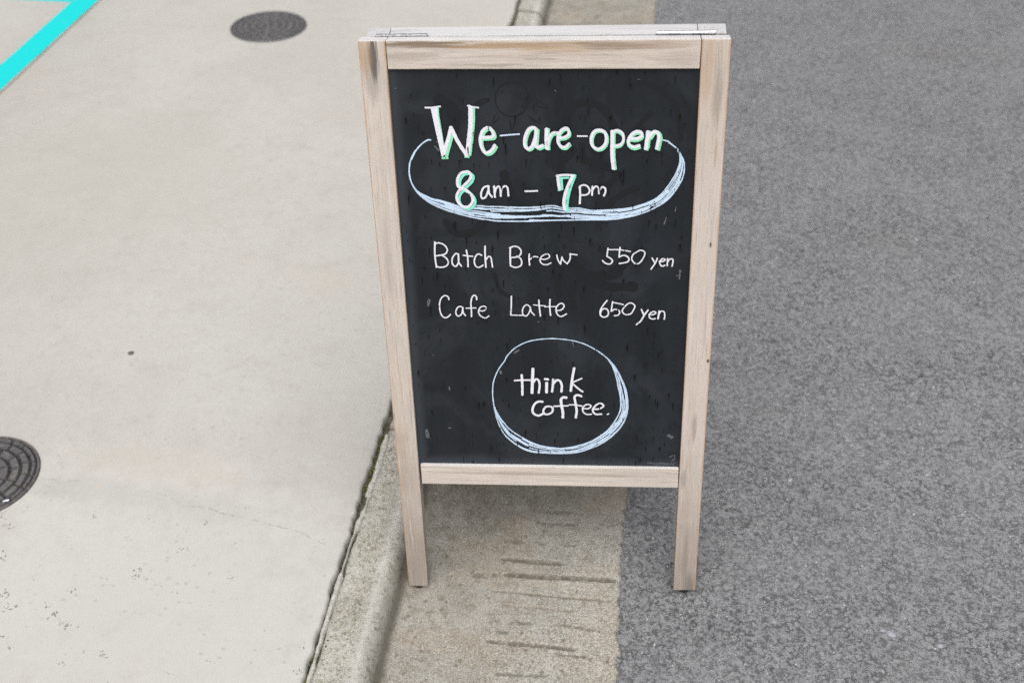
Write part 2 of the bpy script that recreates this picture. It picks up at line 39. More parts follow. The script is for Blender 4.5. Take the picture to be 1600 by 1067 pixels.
GND = json.loads(r'''{"grooves":[[-0.1661,1.1342,0.0234,1.1344,0.0101,1.0,0],[-0.1847,1.0997,0.013,1.0932,0.0037,0.8,1],[-0.1624,1.0726,-0.0374,1.0714,0.0037,0.7,2],[-0.1728,1.1664,-0.0657,1.1618,0.0084,0.9,0],[-0.1629,1.0429,-0.1041,1.0407,0.0062,0.5,0],[-0.1222,1.2482,-0.0537,1.2473,0.0062,0.4,0],[-0.1197,1.2715,-0.0607,1.2732,0.0096,0.35,0],[-0.1731,1.2052,-0.0979,1.2013,0.0084,0.4,0],[-0.0311,1.3108,-0.0063,1.3066,0.0101,0.5,0],[-0.0174,1.2529,0.0044,1.248,0.0056,0.4,0],[-0.0977,1.2003,-0.0263,1.2024,0.0028,0.4,0],[-0.2147,1.1282,-0.1657,1.1323,0.0101,0.35,0],[-0.174,1.0041,-0.0302,1.0005,0.0073,0.9,0],[-0.0708,1.0442,-0.0084,1.0374,0.0042,0.8,1],[-0.0698,0.9903,-0.009,0.9864,0.0042,0.7,0],[-0.1536,0.9469,-0.0699,0.9498,0.0052,0.6,0],[-0.167,1.0425,-0.1373,1.0406,0.0063,0.5,0],[-0.1601,1.0232,-0.1305,1.0199,0.0073,0.4,0],[-0.1525,0.9681,-0.135,0.959,0.0105,0.4,0]],"crack":[[-0.9753,1.2074],[-0.9486,1.2102],[-0.9209,1.2104],[-0.8974,1.2112]],"crack2":[[-0.7908,1.2014],[-0.7712,1.2013],[-0.7545,1.1982],[-0.7322,1.1908],[-0.7121,1.1782],[-0.6932,1.179],[-0.6662,1.1783],[-0.6403,1.1696],[-0.6169,1.1676],[-0.5892,1.1636],[-0.5451,1.1545],[-0.5136,1.1488],[-0.498,1.146],[-0.4805,1.1363],[-0.4624,1.1292],[-0.4438,1.1222]],"crack3":[[-0.6322,0.8643],[-0.6186,0.8634],[-0.6001,0.8583]],"scuffs":[[-0.687,1.0808,5],[-0.6794,1.085,4],[-0.6724,1.089,6],[-0.737,1.0223,6],[-0.7349,1.0278,7],[-0.7316,1.0357,7],[-0.7551,1.0399,4],[-0.7838,1.0174,6],[-0.7759,1.0184,3],[-0.8207,0.9869,7],[-0.8047,0.9791,4],[-0.8427,0.9572,8],[-0.8304,0.938,9],[-0.8088,0.9301,7],[-0.7933,0.9231,8],[-0.9208,0.9703,9],[-0.9214,0.9652,7],[-0.9064,0.9468,8],[-0.9061,0.9394,7],[-0.9598,1.0359,7],[-0.9548,1.0298,5],[-0.9636,1.0492,5],[-0.8892,0.9979,3],[-0.8901,1.0109,3],[-0.892,1.0262,4],[-0.8935,1.0409,3],[-0.6583,1.145,7],[-0.7054,1.1397,5],[-0.7388,1.138,4],[-0.6191,1.0442,5],[-0.5788,1.0417,7],[-0.5902,1.0544,4],[-0.8682,0.8771,6],[-0.8394,0.871,3],[-0.4352,0.9344,6],[-0.4373,0.9275,4],[-0.4312,0.8873,7],[-0.6358,0.9677,2],[-0.5206,0.9757,3],[-0.5187,1.0029,4],[-0.5577,1.0044,4],[-0.7124,1.024,5],[-0.7013,1.0232,4],[-0.6804,1.0249,4],[-0.6824,1.0116,4],[-0.6611,1.0023,5],[-0.7067,0.9569,4],[-0.7217,0.9592,4],[-0.6652,0.9579,4],[-0.7257,0.8792,7],[-0.7217,0.8778,6],[-0.7737,0.8581,5],[-0.7545,0.8815,4],[-0.846,1.1346,5],[-0.7578,1.143,4],[-0.8503,1.1488,3],[-0.7742,1.0993,5],[-0.8058,1.0988,3],[-0.6832,1.1256,4],[-0.778,0.9278,4],[-0.8595,0.9117,5],[-0.8832,0.8929,7],[-0.6929,1.178,3],[-0.5908,1.0455,4],[-0.4929,0.9812,3],[-0.5662,0.8932,5],[-0.5522,0.9258,4],[-0.9863,1.1029,8],[-1.0024,1.1155,9],[-1.0046,1.125,6],[-0.8716,1.0697,4]],"gum":[-0.9561,1.5528],"pebbles":[[0.4403,1.0867,0.007],[0.5109,1.0732,0.0065],[0.3113,2.8566,0.006],[0.6507,2.2003,0.004],[0.4285,1.0911,0.004],[0.3101,1.3961,0.005]],"fleck":[-1.0065,1.1493],"mortar":[[[-0.4137,1.3934],[-0.4045,1.3945]],[[-0.4142,1.3586],[-0.4029,1.36]],[[-0.4143,1.3075],[-0.4021,1.309]],[[-0.415,1.2568],[-0.4031,1.2583]],[[-0.4154,1.2068],[-0.4037,1.2082]],[[-0.4189,1.1625],[-0.4085,1.1638]],[[-0.4193,1.1082],[-0.4081,1.1096]],[[-0.4188,1.0527],[-0.4098,1.0538]],[[-0.4184,0.9926],[-0.4107,0.9936]],[[-0.4174,0.9369],[-0.4098,0.9379]],[[-0.4166,0.8743],[-0.4102,0.8751]]]}''')

# ------------------------------------------------------------------ helpers
def tag(o, label=None, cat=None, group=None, kind=None):
    if label: o['label'] = label
    if cat: o['category'] = cat
    if group: o['group'] = group
    if kind: o['kind'] = kind
    return o
def empty(name, loc=(0, 0, 0)):
    o = bpy.data.objects.new(name, None); COL.objects.link(o); o.location = loc; o.empty_display_size = .1; return o
def link(name, me, parent=None, mw=None):
    o = bpy.data.objects.new(name, me); COL.objects.link(o)
    if parent: o.parent = parent
    if mw is not None:
        if parent: o.matrix_local = WORLD[parent.name].inverted() @ mw if parent.name in WORLD else mw
        else: o.matrix_world = mw
        WORLD[o.name] = mw
    return o
WORLD = {}
def np_mesh(name, V, Q, mats, attrs=None, smooth=True, mi=None):
    me = bpy.data.meshes.new(name); V = np.asarray(V, np.float32); Q = np.asarray(Q, np.int32); k = Q.shape[1]
    me.vertices.add(len(V)); me.vertices.foreach_set('co', V.ravel())
    me.loops.add(Q.size); me.loops.foreach_set('vertex_index', Q.ravel())
    me.polygons.add(len(Q)); me.polygons.foreach_set('loop_start', np.arange(0, Q.size, k, dtype=np.int32))
    me.polygons.foreach_set('use_smooth', np.full(len(Q), smooth))
    for m in mats: me.materials.append(m)
    if mi is not None: me.polygons.foreach_set('material_index', np.asarray(mi, np.int32))
    for n, a in (attrs or {}).items():
        at = me.attributes.new(n, 'FLOAT', 'POINT'); at.data.foreach_set('value', np.asarray(a, np.float32).ravel())
    me.update(calc_edges=True); return me
def grid_faces(ny, nx):
    i = np.arange(ny*nx).reshape(ny, nx)
    return np.stack([i[:-1, :-1], i[:-1, 1:], i[1:, 1:], i[1:, :-1]], -1).reshape(-1, 4)
def bm_mesh(name, bm, mats, smooth=False):
    me = bpy.data.meshes.new(name); bmesh.ops.recalc_face_normals(bm, faces=bm.faces); bm.to_mesh(me); bm.free()
    for m in mats: me.materials.append(m)
    if smooth: me.polygons.foreach_set('use_smooth', [True]*len(me.polygons))
    return me
# numpy noise
def _h(ix, iy, s):
    n = (ix.astype(np.int64)*374761393 + iy.astype(np.int64)*668265263 + s*1442695041) & 0xffffffff
    n = ((n ^ (n >> 13))*1274126177) & 0xffffffff
    n = ((n ^ (n >> 16))*2246822519) & 0xffffffff
    return ((n ^ (n >> 15)) & 0xffffff)/float(0xffffff)
def vnoise(x, y, s=0):
    ix, iy = np.floor(x), np.floor(y); fx, fy = x-ix, y-iy; fx = fx*fx*(3-2*fx); fy = fy*fy*(3-2*fy)
    a, b, c, d = _h(ix, iy, s), _h(ix+1, iy, s), _h(ix, iy+1, s), _h(ix+1, iy+1, s)
    return (a*(1-fx)+b*fx)*(1-fy) + (c*(1-fx)+d*fx)*fy
def fbm(x, y, s=0, o=4):
    t = 0; a = .5; n = 0
    for k in range(o): t = t + a*vnoise(x*2**k, y*2**k, s+k*17); n += a; a *= .5
    return t/n
def worley(x, y, s=0):
    ix, iy = np.floor(x), np.floor(y); f1 = np.full(x.shape, 9.); f2 = np.full(x.shape, 9.); idv = np.zeros(x.shape)
    for dx in (-1, 0, 1):
        for dy in (-1, 0, 1):
            cx, cy = ix+dx, iy+dy
            px, py = cx+_h(cx, cy, s), cy+_h(cx, cy, s+91)
            d = np.hypot(x-px, y-py); r = _h(cx, cy, s+7)
            m = d < f1
            f2 = np.where(m, f1, np.minimum(f2, d)); idv = np.where(m, r, idv); f1 = np.where(m, d, f1)
    return f1, f2, idv
def sstep(a, b, x):
    t = np.clip((x-a)/(b-a), 0, 1); return t*t*(3-2*t)

# ------------------------------------------------------------------ node helpers
class NB:
    def __init__(self, name, rough=.7, spec=.3):
        self.m = bpy.data.materials.new(name); self.m.use_nodes = True; self.t = self.m.node_tree
        self.p = self.t.nodes['Principled BSDF']; self.p.inputs['Roughness'].default_value = rough
        self.p.inputs['Specular IOR Level'].default_value = spec
        self.obj = self.n('ShaderNodeTexCoord').outputs['Object']
    def n(self, k): return self.t.nodes.new(k)
    def l(self, a, b): self.t.links.new(a, b)
    def mapv(self, sc, loc=(0, 0, 0), src=None):
        m = self.n('ShaderNodeMapping'); m.inputs['Scale'].default_value = sc; m.inputs['Location'].default_value = loc
        self.l(src or self.obj, m.inputs['Vector']); return m.outputs[0]
    def noise(self, vec, scale=1, detail=4, rough=.55, dist=0):
        n = self.n('ShaderNodeTexNoise'); n.inputs['Scale'].default_value = scale; n.inputs['Detail'].default_value = detail
        n.inputs['Roughness'].default_value = rough; n.inputs['Distortion'].default_value = dist
        self.l(vec, n.inputs['Vector']); return n.outputs[0]
    def vor(self, vec, scale, feat='F1', out=0, rnd=1):
        n = self.n('ShaderNodeTexVoronoi'); n.feature = feat; n.inputs['Scale'].default_value = scale; n.inputs['Randomness'].default_value = rnd
        self.l(vec, n.inputs['Vector']); return n.outputs[out]
    def rng(self, v, a, b, c=0., d=1., smooth=True):
        n = self.n('ShaderNodeMapRange'); n.interpolation_type = 'SMOOTHSTEP' if smooth else 'LINEAR'
        for i, q in ((1, a), (2, b), (3, c), (4, d)): n.inputs[i].default_value = q
        self.l(v, n.inputs[0]); return n.outputs[0]
    def math(self, op, a, b=None, clamp=False):
        n = self.n('ShaderNodeMath'); n.operation = op; n.use_clamp = clamp
        for i, q in enumerate((a, b)):
            if q is None: continue
            if isinstance(q, (int, float)): n.inputs[i].default_value = q
            else: self.l(q, n.inputs[i])
        return n.outputs[0]
    def mix(self, f, a, b, mode='MIX'):
        n = self.n('ShaderNodeMix'); n.data_type = 'RGBA'; n.blend_type = mode
        for i, q in ((0, f), (6, a), (7, b)):
            if isinstance(q, (int, float)): n.inputs[i].default_value = q
            elif isinstance(q, tuple): n.inputs[i].default_value = (*q, 1)
            else: self.l(q, n.inputs[i])
        return n.outputs[2]
    def attr(self, name):
        n = self.n('ShaderNodeAttribute'); n.attribute_name = name; return n.outputs['Fac']
    def sep(self, v=None):
        n = self.n('ShaderNodeSeparateXYZ'); self.l(v or self.obj, n.inputs[0]); return n.outputs
    def col(self, c):
        if isinstance(c, tuple): self.p.inputs['Base Color'].default_value = (*c, 1)
        else: self.l(c, self.p.inputs['Base Color'])
    def rough(self, v): self.l(v, self.p.inputs['Roughness'])
    def bump(self, h, dist=.001, strength=1.):
        b = self.n('ShaderNodeBump'); b.inputs['Distance'].default_value = dist; b.inputs['Strength'].default_value = strength
        self.l(h, b.inputs['Height']); self.l(b.outputs[0], self.p.inputs['Normal'])

# ------------------------------------------------------------------ materials of the setting
def mat_sidewalk(name, warm=1.0):
    b = NB(name, .78, .25)
    big = b.noise(b.obj, 1.6, 5, .6); mid = b.noise(b.mapv((1, 1, 1), (3, 7, 1)), 14, 5, .65); fine = b.noise(b.obj, 260, 3, .7); grit = b.noise(b.obj, 900, 2, .6)
    c = b.mix(b.rng(big, .3, .7), (.362, .351, .323), (.410, .401, .377))
    c = b.mix(b.math('MULTIPLY', b.rng(mid, .5, .75), .34), c, (.300, .286, .255))
    c = b.mix(b.math('MULTIPLY', b.rng(fine, .40, .66), .26), c, (.27, .26, .245))
    c = b.mix(b.math('MULTIPLY', b.rng(grit, .45, .75), .20), c, (.48, .474, .455))
    patch = b.rng(b.noise(b.mapv((1, 1, 1), (9, 2, 4)), 3.1, 6, .65, .6), .56, .72)
    m3 = b.noise(b.mapv((1, 1, 1), (31, 4, 2)), 42, 5, .7); c = b.mix(b.math('MULTIPLY', b.rng(m3, .54, .68), .36), c, (.31, .30, .275)); c = b.mix(b.math('MULTIPLY', b.rng(m3, .46, .30), .25), c, (.45, .444, .425))
    stn = b.rng(b.noise(b.mapv((2.2, .8, 1), (6, 1, 4)), 2.0, 6, .7, .8), .52, .72); c = b.mix(b.math('MULTIPLY', stn, .22), c, (.32, .31, .285))
    c = b.mix(b.math('MULTIPLY', patch, .30), c, (.40, .345, .285))
    s = b.sep()
    def spot(cx, cy, rx, ry, seed):
        dx = b.math('DIVIDE', b.math('SUBTRACT', s[0], cx), rx); dy = b.math('DIVIDE', b.math('SUBTRACT', s[1], cy), ry)
        d = b.math('ADD', b.math('MULTIPLY', dx, dx), b.math('MULTIPLY', dy, dy)); nn = b.noise(b.mapv((1, 1, 1), (seed, seed*2, 1)), 16, 8, .78)
        return b.rng(b.math('ADD', d, b.math('MULTIPLY', b.math('SUBTRACT', nn, .5), 3.6)), .0, 1.3, 1, 0)
    c = b.mix(b.math('MULTIPLY', spot(-.72, .98, .55, .30, 3), .55), c, (.445, .440, .425))           # paler worn patch
    c = b.mix(b.math('MULTIPLY', spot(-.85, 1.195, .22, .030, 5), .26), c, (.285, .280, .258))        # grey streak by the manhole
    c = b.mix(b.math('MULTIPLY', spot(-.80, 1.26, .20, .06, 8), .15), c, (.430, .350, .275))          # tan stain
    c = b.mix(b.math('MULTIPLY', spot(-.66, 1.17, .10, .03, 11), .22), c, (.300, .298, .285))
    c = b.mix(b.math('MULTIPLY', spot(-1.05, 1.05, .10, .10, 13), .35), c, (.330, .305, .255))
    c = b.mix(b.math('MULTIPLY', spot(-1.3, 2.2, .5, .45, 17), .40), c, (.335, .318, .280))           # old warm stain up the street
    pw = b.mapv((62, 95, 80)); pv = b.vor(pw, 1, 'F1', 0); pc = b.sep(b.vor(pw, 1, 'F1', 1)); pv = b.math('ADD', pv, b.math('MULTIPLY', b.math('SUBTRACT', fine, .5), .5))
    pitm = b.math('MULTIPLY', b.math('MULTIPLY', b.rng(pv, .10, .30, 1, 0), b.rng(pc[0], .62, .74)), b.rng(b.noise(b.mapv((1, 1, 1), (8, 8, 8)), 7, 4, .6), .44, .62))
    c = b.mix(b.math('MULTIPLY', pitm, .42), c, (.235, .225, .20))
    # sparse dark / orange specks
    vs = b.vor(b.obj, 75, 'F1', 0); dens = b.rng(b.noise(b.mapv((1, 1, 1), (5, 5, 5)), 5, 3), .42, .65)
    spk = b.math('MULTIPLY', b.rng(vs, .02, .11, 1, 0), dens)
    c = b.mix(b.math('MULTIPLY', spk, .6), c, (.22, .21, .185))
    vs2 = b.vor(b.mapv((1, 1, 1), (2, 8, 3)), 21, 'F1', 0)
    c = b.mix(b.math('MULTIPLY', b.rng(vs2, .02, .07, 1, 0), .55), c, (.27, .25, .21))
    vs3 = b.vor(b.mapv((1, 1, 1), (12, 3, 3)), 9, 'F1', 0)
    c = b.mix(b.math('MULTIPLY', b.rng(vs3, .015, .035, 1, 0), .5), c, (.55, .36, .2))
    b.col(c)
    h = b.math('ADD', b.math('MULTIPLY', fine, .5), b.math('MULTIPLY', mid, 1.5)); h = b.math('SUBTRACT', h, spk)
    b.bump(h, .0006, .6); return b.m
M_side = mat_sidewalk('pale_concrete'); 

def mat_paint():
    b = NB('cyan_road_paint', .75, .06)
    n = b.noise(b.obj, 300, 3, .6); wear = b.noise(b.obj, 30, 5, .7)
    c = b.mix(b.rng(n, .3, .7), (.008, .45, .455), (.016, .51, .52))
    c = b.mix(b.rng(wear, .66, .76), c, (.10, .43, .42)); b.col(c); b.bump(n, .0004, .5); return b.m
M_paint = mat_paint()

def mat_kerb(name, light=0.):
    b = NB(name, .85, .2)
    dirt, lite = b.attr('dirt'), b.attr('lite')
    n1 = b.noise(b.obj, 18, 6, .7); n2 = b.noise(b.obj, 420, 3, .75); n3 = b.noise(b.mapv((1, 1, 1), (4, 4, 4)), 130, 4, .75); n4 = b.noise(b.mapv((1, 1, 1), (8, 1, 4)), 45, 5, .7)
    c = b.mix(b.rng(n1, .32, .68), (.250, .236, .200), (.355, .342, .305))
    c = b.mix(b.rng(n3, .51, .62), c, b.mix(.85, c, (.125, .121, .095)))
    c = b.mix(b.math('MULTIPLY', b.rng(n2, .50, .64), .65), c, (.53, .515, .465))
    c = b.mix(b.math('MULTIPLY', b.rng(n2, .46, .34), .6), c, (.13, .125, .10))
    c = b.mix(b.math('MULTIPLY', lite, .6), c, (.47, .465, .445))
    c = b.mix(b.math('MULTIPLY', b.rng(n4, .56, .70), .35), c, (.17, .18, .10))
    c = b.mix(dirt, c, (.055, .052, .042))
    b.col(c); b.bump(b.math('ADD', n2, b.math('MULTIPLY', n3, .8)), .0010, .7); return b.m
M_kerb = mat_kerb('mossy_kerb_concrete')

def mat_gutter():
    b = NB('worn_gutter_concrete', .8, .25)
    dirt, lite, spot, rust, brown = (b.attr(k) for k in ('dirt', 'lite', 'spot', 'rust', 'brown'))
    n1 = b.noise(b.obj, 11, 6, .68, .4); n2 = b.noise(b.obj, 480, 3, .7); n3 = b.noise(b.mapv((1, 1, 1), (4, 4, 4)), 48, 5, .7); n4 = b.noise(b.mapv((1, 1, 1), (1, 9, 4)), 270, 5, .8)
    c = b.mix(b.rng(n1, .3, .7), (.190, .178, .155), (.268, .255, .228))
    c = b.mix(b.math('MULTIPLY', b.rng(n3, .46, .62), .80), c, (.150, .134, .107))
    c = b.mix(b.math('MULTIPLY', brown, .42), c, (.255, .200, .140))
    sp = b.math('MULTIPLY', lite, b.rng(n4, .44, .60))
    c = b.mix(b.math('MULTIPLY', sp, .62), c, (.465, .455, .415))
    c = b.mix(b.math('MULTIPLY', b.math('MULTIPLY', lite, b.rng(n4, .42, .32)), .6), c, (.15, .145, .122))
    c = b.mix(b.math('MULTIPLY', b.attr('shade_dirt'), b.rng(n3, .30, .62, .60, .92)), c, (.078, .066, .050))  # brown dirt tone that also carries painted shade under the sign
    c = b.mix(b.math('MULTIPLY', b.rng(n2, .54, .63), .55), c, (.47, .455, .41)); c = b.mix(b.math('MULTIPLY', b.rng(n2, .46, .37), .50), c, (.095, .088, .072))
    c = b.mix(b.math('MULTIPLY', spot, .75), c, (.105, .088, .058))
    c = b.mix(dirt, c, (.070, .062, .048)); c = b.mix(b.math('MULTIPLY', rust, .7), c, (.17, .115, .065))
    b.col(c); b.bump(b.math('ADD', n2, b.math('MULTIPLY', n4, b.math('ADD', lite, .3))), .0009, .6); return b.m
M_gut = mat_gutter()

def mat_asphalt():
    b = NB('worn_grey_asphalt', .62, .3)
    n1 = b.noise(b.obj, 2.2, 5, .6); n2 = b.noise(b.obj, 650, 3, .7); n3 = b.noise(b.mapv((1, 1, 1), (4, 2, 4)), 20, 5, .7)
    wv = b.n('ShaderNodeTexNoise'); wv.inputs['Scale'].default_value = 190; wv.inputs['Detail'].default_value = 2; b.l(b.obj, wv.inputs['Vector'])
    vm = b.n('ShaderNodeVectorMath'); vm.operation = 'MULTIPLY_ADD'; b.l(wv.outputs['Color'], vm.inputs[0]); vm.inputs[1].default_value = (.0045, .0045, .0045); b.l(b.obj, vm.inputs[2]); P = vm.outputs[0]
    def cells(sc): return b.vor(P, sc, 'DISTANCE_TO_EDGE'), b.sep(b.vor(P, sc, 'F1', 1))
    e1, c1 = cells(92); e2, c2 = cells(190); e3, c3 = cells(430)
    f1 = b.rng(b.noise(b.mapv((1, 1, 1), (1, 8, 0)), 75, 4, .7), .46, .62); f2 = b.rng(b.noise(b.mapv((1, 1, 1), (6, 3, 0)), 120, 4, .7), .46, .62); reg = b.rng(b.noise(b.mapv((1, 1, 1), (3, 3, 9)), 6, 5, .65), .34, .66, .72, 1)
    k1 = b.math('MULTIPLY', b.rng(e1, .03, .17, 1, 0), f1); k2 = b.math('MULTIPLY', b.math('MULTIPLY', b.rng(e2, .01, .17, 1, 0), f2), .95)
    hole = b.math('MULTIPLY', b.rng(c2[1], .80, .86), b.math('MULTIPLY', b.rng(e2, .02, .16), .75)); k3 = b.math('MULTIPLY', b.rng(c3[0], .80, .88), .40)
    cre = b.math('MULTIPLY', b.math('MAXIMUM', b.math('MAXIMUM', k1, k2), b.math('MAXIMUM', hole, k3)), reg)
    c = b.mix(b.rng(n1, .3, .7), (.178, .181, .189), (.196, .199, .206))
    t = b.math('ADD', b.math('MULTIPLY', c1[0], .6), b.math('MULTIPLY', c2[0], .4))
    c = b.mix(b.rng(t, .15, .85, smooth=False), b.mix(.24, c, (.115, .116, .121)), b.mix(.24, c, (.31, .312, .32)))
    c = b.mix(b.math('MULTIPLY', b.rng(n3, .52, .74), .12), c, (.085, .085, .088))
    br = b.rng(b.noise(b.mapv((1, 1, 1), (7.3, 1.2, 0)), 1.7, 4, .5), .58, .75)
    c = b.mix(b.math('MULTIPLY', br, .28), c, (.185, .155, .135))
    c = b.mix(b.math('MULTIPLY', b.rng(n2, .54, .66), .40), c, (.31, .31, .32))
    c = b.mix(b.math('MULTIPLY', b.rng(n2, .46, .34), .40), c, (.06, .06, .063))
    c = b.mix(b.math('MULTIPLY', cre, .84), c, (.024, .024, .026))
    g = b.math('MULTIPLY', b.rng(c3[1], .9945, .996), b.rng(e3, .05, .15))
    c = b.mix(b.math('MULTIPLY', g, .8), c, (.55, .55, .56))
    b.col(c); b.bump(b.math('SUBTRACT', b.math('MULTIPLY', n2, .5), b.math('MULTIPLY', cre, 1.3)), .0011, .75); return b.m
M_asp = mat_asphalt()

# ------------------------------------------------------------------ the ground and the street
ZR = .018                                                  # road surface, 18 mm above the gutter bottom
ZS = .052                                                  # sidewalk surface
XK0, XK1, XG1 = -.4206, -.3235, .0258                      # kerb back, kerb face, gutter / asphalt edge
bm = bmesh.new(); bmesh.ops.create_grid(bm, x_segments=8, y_segments=8, size=320); me = bm_mesh('ground', bm, [M_asp])
g = link('ground', me); g.location = (0, 0, -.25); tag(g, 'dark earth bed underneath the street', kind='structure')

def yrows(a, b, s0, y1=1.7, s1=.006):
    ys = [a]
    while ys[-1] < b:
        y = ys[-1]; t = min(1, max(0, (y-y1)/1.8)); ys.append(y + s0 + (s1-s0)*t)
    return np.array(ys)
def edge_noise(y, s):                                      # ragged gutter edge against the asphalt
    return (fbm(y*80, y*0+s, s, 4)-.5)*.013 + (fbm(y*6, y*0+s, s+5, 3)-.5)*.007

# road: dense relief where the camera stands over it, plain sheets around
YA, YB, XB = .62, 4.4, 1.75
ys = yrows(YA, YB, .0030); xs = np.concatenate([np.arange(XG1-.02, .8, .0030), np.arange(.8, XB, .0042)])
X, Y = np.meshgrid(xs, ys)
hgt = .0014*(fbm(X*120, Y*120, 6, 3)-.5) + .0016*(fbm(X*25, Y*25, 5, 3)-.5)
near = 1-sstep(0, .02, X-XG1)                               # tucked under the gutter's ragged edge
V = np.stack([X, Y, ZR+hgt-near*.002], -1).reshape(-1, 3)
me = np_mesh('road', V, grid_faces(*X.shape), [M_asp])
road = link('road', me); tag(road, 'worn grey asphalt road with coarse aggregate', kind='structure')
def plain(x0, x1, y0, y1, z, name, mat, parent):
    me = np_mesh(name, [(x0, y0, z), (x1, y0, z), (x1, y1, z), (x0, y1, z)], [(0, 1, 2, 3)], [mat], {'crev': [.12]*4, 'tone': [.5]*4, 'dirt': [0]*4, 'lite': [.3]*4})
    return link(name, me, parent)
plain(XB, 60, YA, ys[-1], ZR, 'asphalt_sheet', M_asp, road); plain(XG1-.02, 60, ys[-1], 300, ZR, 'asphalt_sheet', M_asp, road); plain(XG1-.02, 60, -300, YA, ZR, 'asphalt_sheet', M_asp, road)

# gutter blocks, sloping down to the kerb
gutter = empty('gutter', (-.15, 1.4, 0)); tag(gutter, 'stained concrete gutter channel between kerb and asphalt', kind='structure')
JOINTS = [-.52, 1.4166-.0, 3.356, 5.3, 7.24]
def gut_z(x): return ZR*1.22*np.clip((x-XK1)/(XG1-XK1), 0, 1) + .006*(1-sstep(0, .022, x-XK1))
def gutter_block(y0, y1, dense):
    ys = yrows(y0, y1, .0022) if dense else np.linspace(y0, y1, 80)
    ys[-1] = y1; n = 176 if dense else 40
    t = np.linspace(0, 1, n); Yg, T = np.meshgrid(ys, t, indexing='ij')
    xe = XG1 + edge_noise(Yg, 3); Xg = XK1-.004 + (xe-XK1+.004)*T
    z = gut_z(Xg); z += .0016*(fbm(Xg*22, Yg*22, 8, 4)-.5)
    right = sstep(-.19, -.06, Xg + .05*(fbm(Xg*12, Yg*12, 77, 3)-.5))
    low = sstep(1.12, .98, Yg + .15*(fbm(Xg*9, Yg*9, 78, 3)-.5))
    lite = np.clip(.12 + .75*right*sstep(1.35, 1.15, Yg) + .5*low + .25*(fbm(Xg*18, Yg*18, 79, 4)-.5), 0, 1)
    dirt = np.zeros_like(Xg); rust = np.zeros_like(Xg)
    for (ax, ay, bx, by, w, dep, tc) in GND['grooves']:
        L = math.hypot(bx-ax, by-ay); ux, uy = (bx-ax)/L, (by-ay)/L
        s = (Xg-ax)*ux + (Yg-ay)*uy; d = -(Xg-ax)*uy + (Yg-ay)*ux
        d = d + .0032*(fbm(Xg*75, Yg*75, 91, 4)-.5); s2 = s/L
        wl = w*.58*(.70+.65*fbm(s*90, s*0+ax*99, 92, 4))*sstep(-.02, .07, s2)*sstep(1.02, .90, s2)
        m = (1-sstep(.55, 1.05, np.abs(d)/np.maximum(wl, 1e-5)))*(s2 > -.02)*(s2 < 1.02)
        br = sstep(.34, .54, fbm(Xg*130, Yg*130, 95, 4)) if dep < .6 else (.35+.65*sstep(.26, .46, fbm(Xg*170, Yg*170, 95, 4)))
        m = m*br; z = z - .0022*dep*m
        if tc == 0: dirt = np.maximum(dirt, m*(.40+.34*dep)*(.65+.6*fbm(Xg*90, Yg*90, 97, 3)))
        elif tc == 1: dirt = np.maximum(dirt, m*.55); rust = np.maximum(rust, m*.35)
        else: rust = np.maximum(rust, m*.55)
    cr = (1-sstep(.000, .013, Xg-XK1 + .006*(fbm(Yg*40, Yg*0+2, 9, 3)-.5)))
    dirt = np.maximum(dirt, cr*.85)
    ed = 1-sstep(0, .006, xe-Xg); z -= .0030*ed*ed; dirt = np.maximum(dirt, ed*.30*fbm(Yg*70, Yg*0, 6, 2))
    f1, f2, idv = worley(Xg/.019, Yg/.021, 61)
    spot = (1-sstep(.10, .26, f1*(.5+1.2*idv) + .35*(fbm(Xg*160, Yg*160, 63, 3)-.5)))*(idv > .58)*sstep(.45, .62, fbm(Xg*10, Yg*10, 62, 3) + .25*sstep(1.1, .95, Yg) - .12*right)
    p1, p2, pid = worley(Xg/.007, Yg/.007, 64)
    pitm = (1-sstep(.1, .3, p1))*(pid > .72)*lite; z -= .0009*pitm; dirt = np.maximum(dirt, pitm*.55)
    brown = sstep(.52, .70, fbm(Xg*13, Yg*16, 71, 4))*.8 + .55*np.exp(-(((Xg+.15)/.035)**2+((Yg-1.235)/.022)**2)*(.6+.8*fbm(Xg*60, Yg*60, 5, 2)))
    brown = np.clip(brown, 0, 1)
    shade_dirt = np.exp(-((Xg+.28)/.23)**2-((Yg-1.42)/.20)**2*(Yg < 1.40)-((Yg-1.40)/.5)**2*(Yg >= 1.40)); shade_dirt = np.clip(shade_dirt*(.75+.8*fbm(Xg*15, Yg*15, 83, 4)), 0, 1)  # mask: brown dirt plus the sign's shade, painted into the gutter colour
    V = np.stack([Xg, Yg, z], -1).reshape(-1, 3)
    Vb = V.reshape(*Xg.shape, 3)[:, -1].copy(); Vb[:, 2] = -.12                     # skirt on the road side
    n0 = len(V); V2 = np.concatenate([V, Vb]); Q = grid_faces(*Xg.shape); r = np.arange(len(ys)); nx = Xg.shape[1]
    Q2 = np.stack([r[:-1]*nx+nx-1, n0+r[:-1], n0+r[1:], r[1:]*nx+nx-1], -1)
    A = {k: np.concatenate([v.ravel(), np.full(len(ys), .8 if k == 'dirt' else 0.)]) for k, v in dict(dirt=dirt, lite=lite, spot=spot, rust=rust, brown=brown, shade_dirt=shade_dirt).items()}
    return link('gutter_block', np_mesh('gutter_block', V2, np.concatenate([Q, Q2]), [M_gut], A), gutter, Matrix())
WORLD['gutter'] = Matrix.Translation((-.15, 1.4, 0))
GAP = .0008
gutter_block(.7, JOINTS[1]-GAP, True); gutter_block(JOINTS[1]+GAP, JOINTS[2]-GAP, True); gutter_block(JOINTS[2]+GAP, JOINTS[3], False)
gutter_block(JOINTS[3]+.004, 60, False); gutter_block(-60, .7-.0001, False)

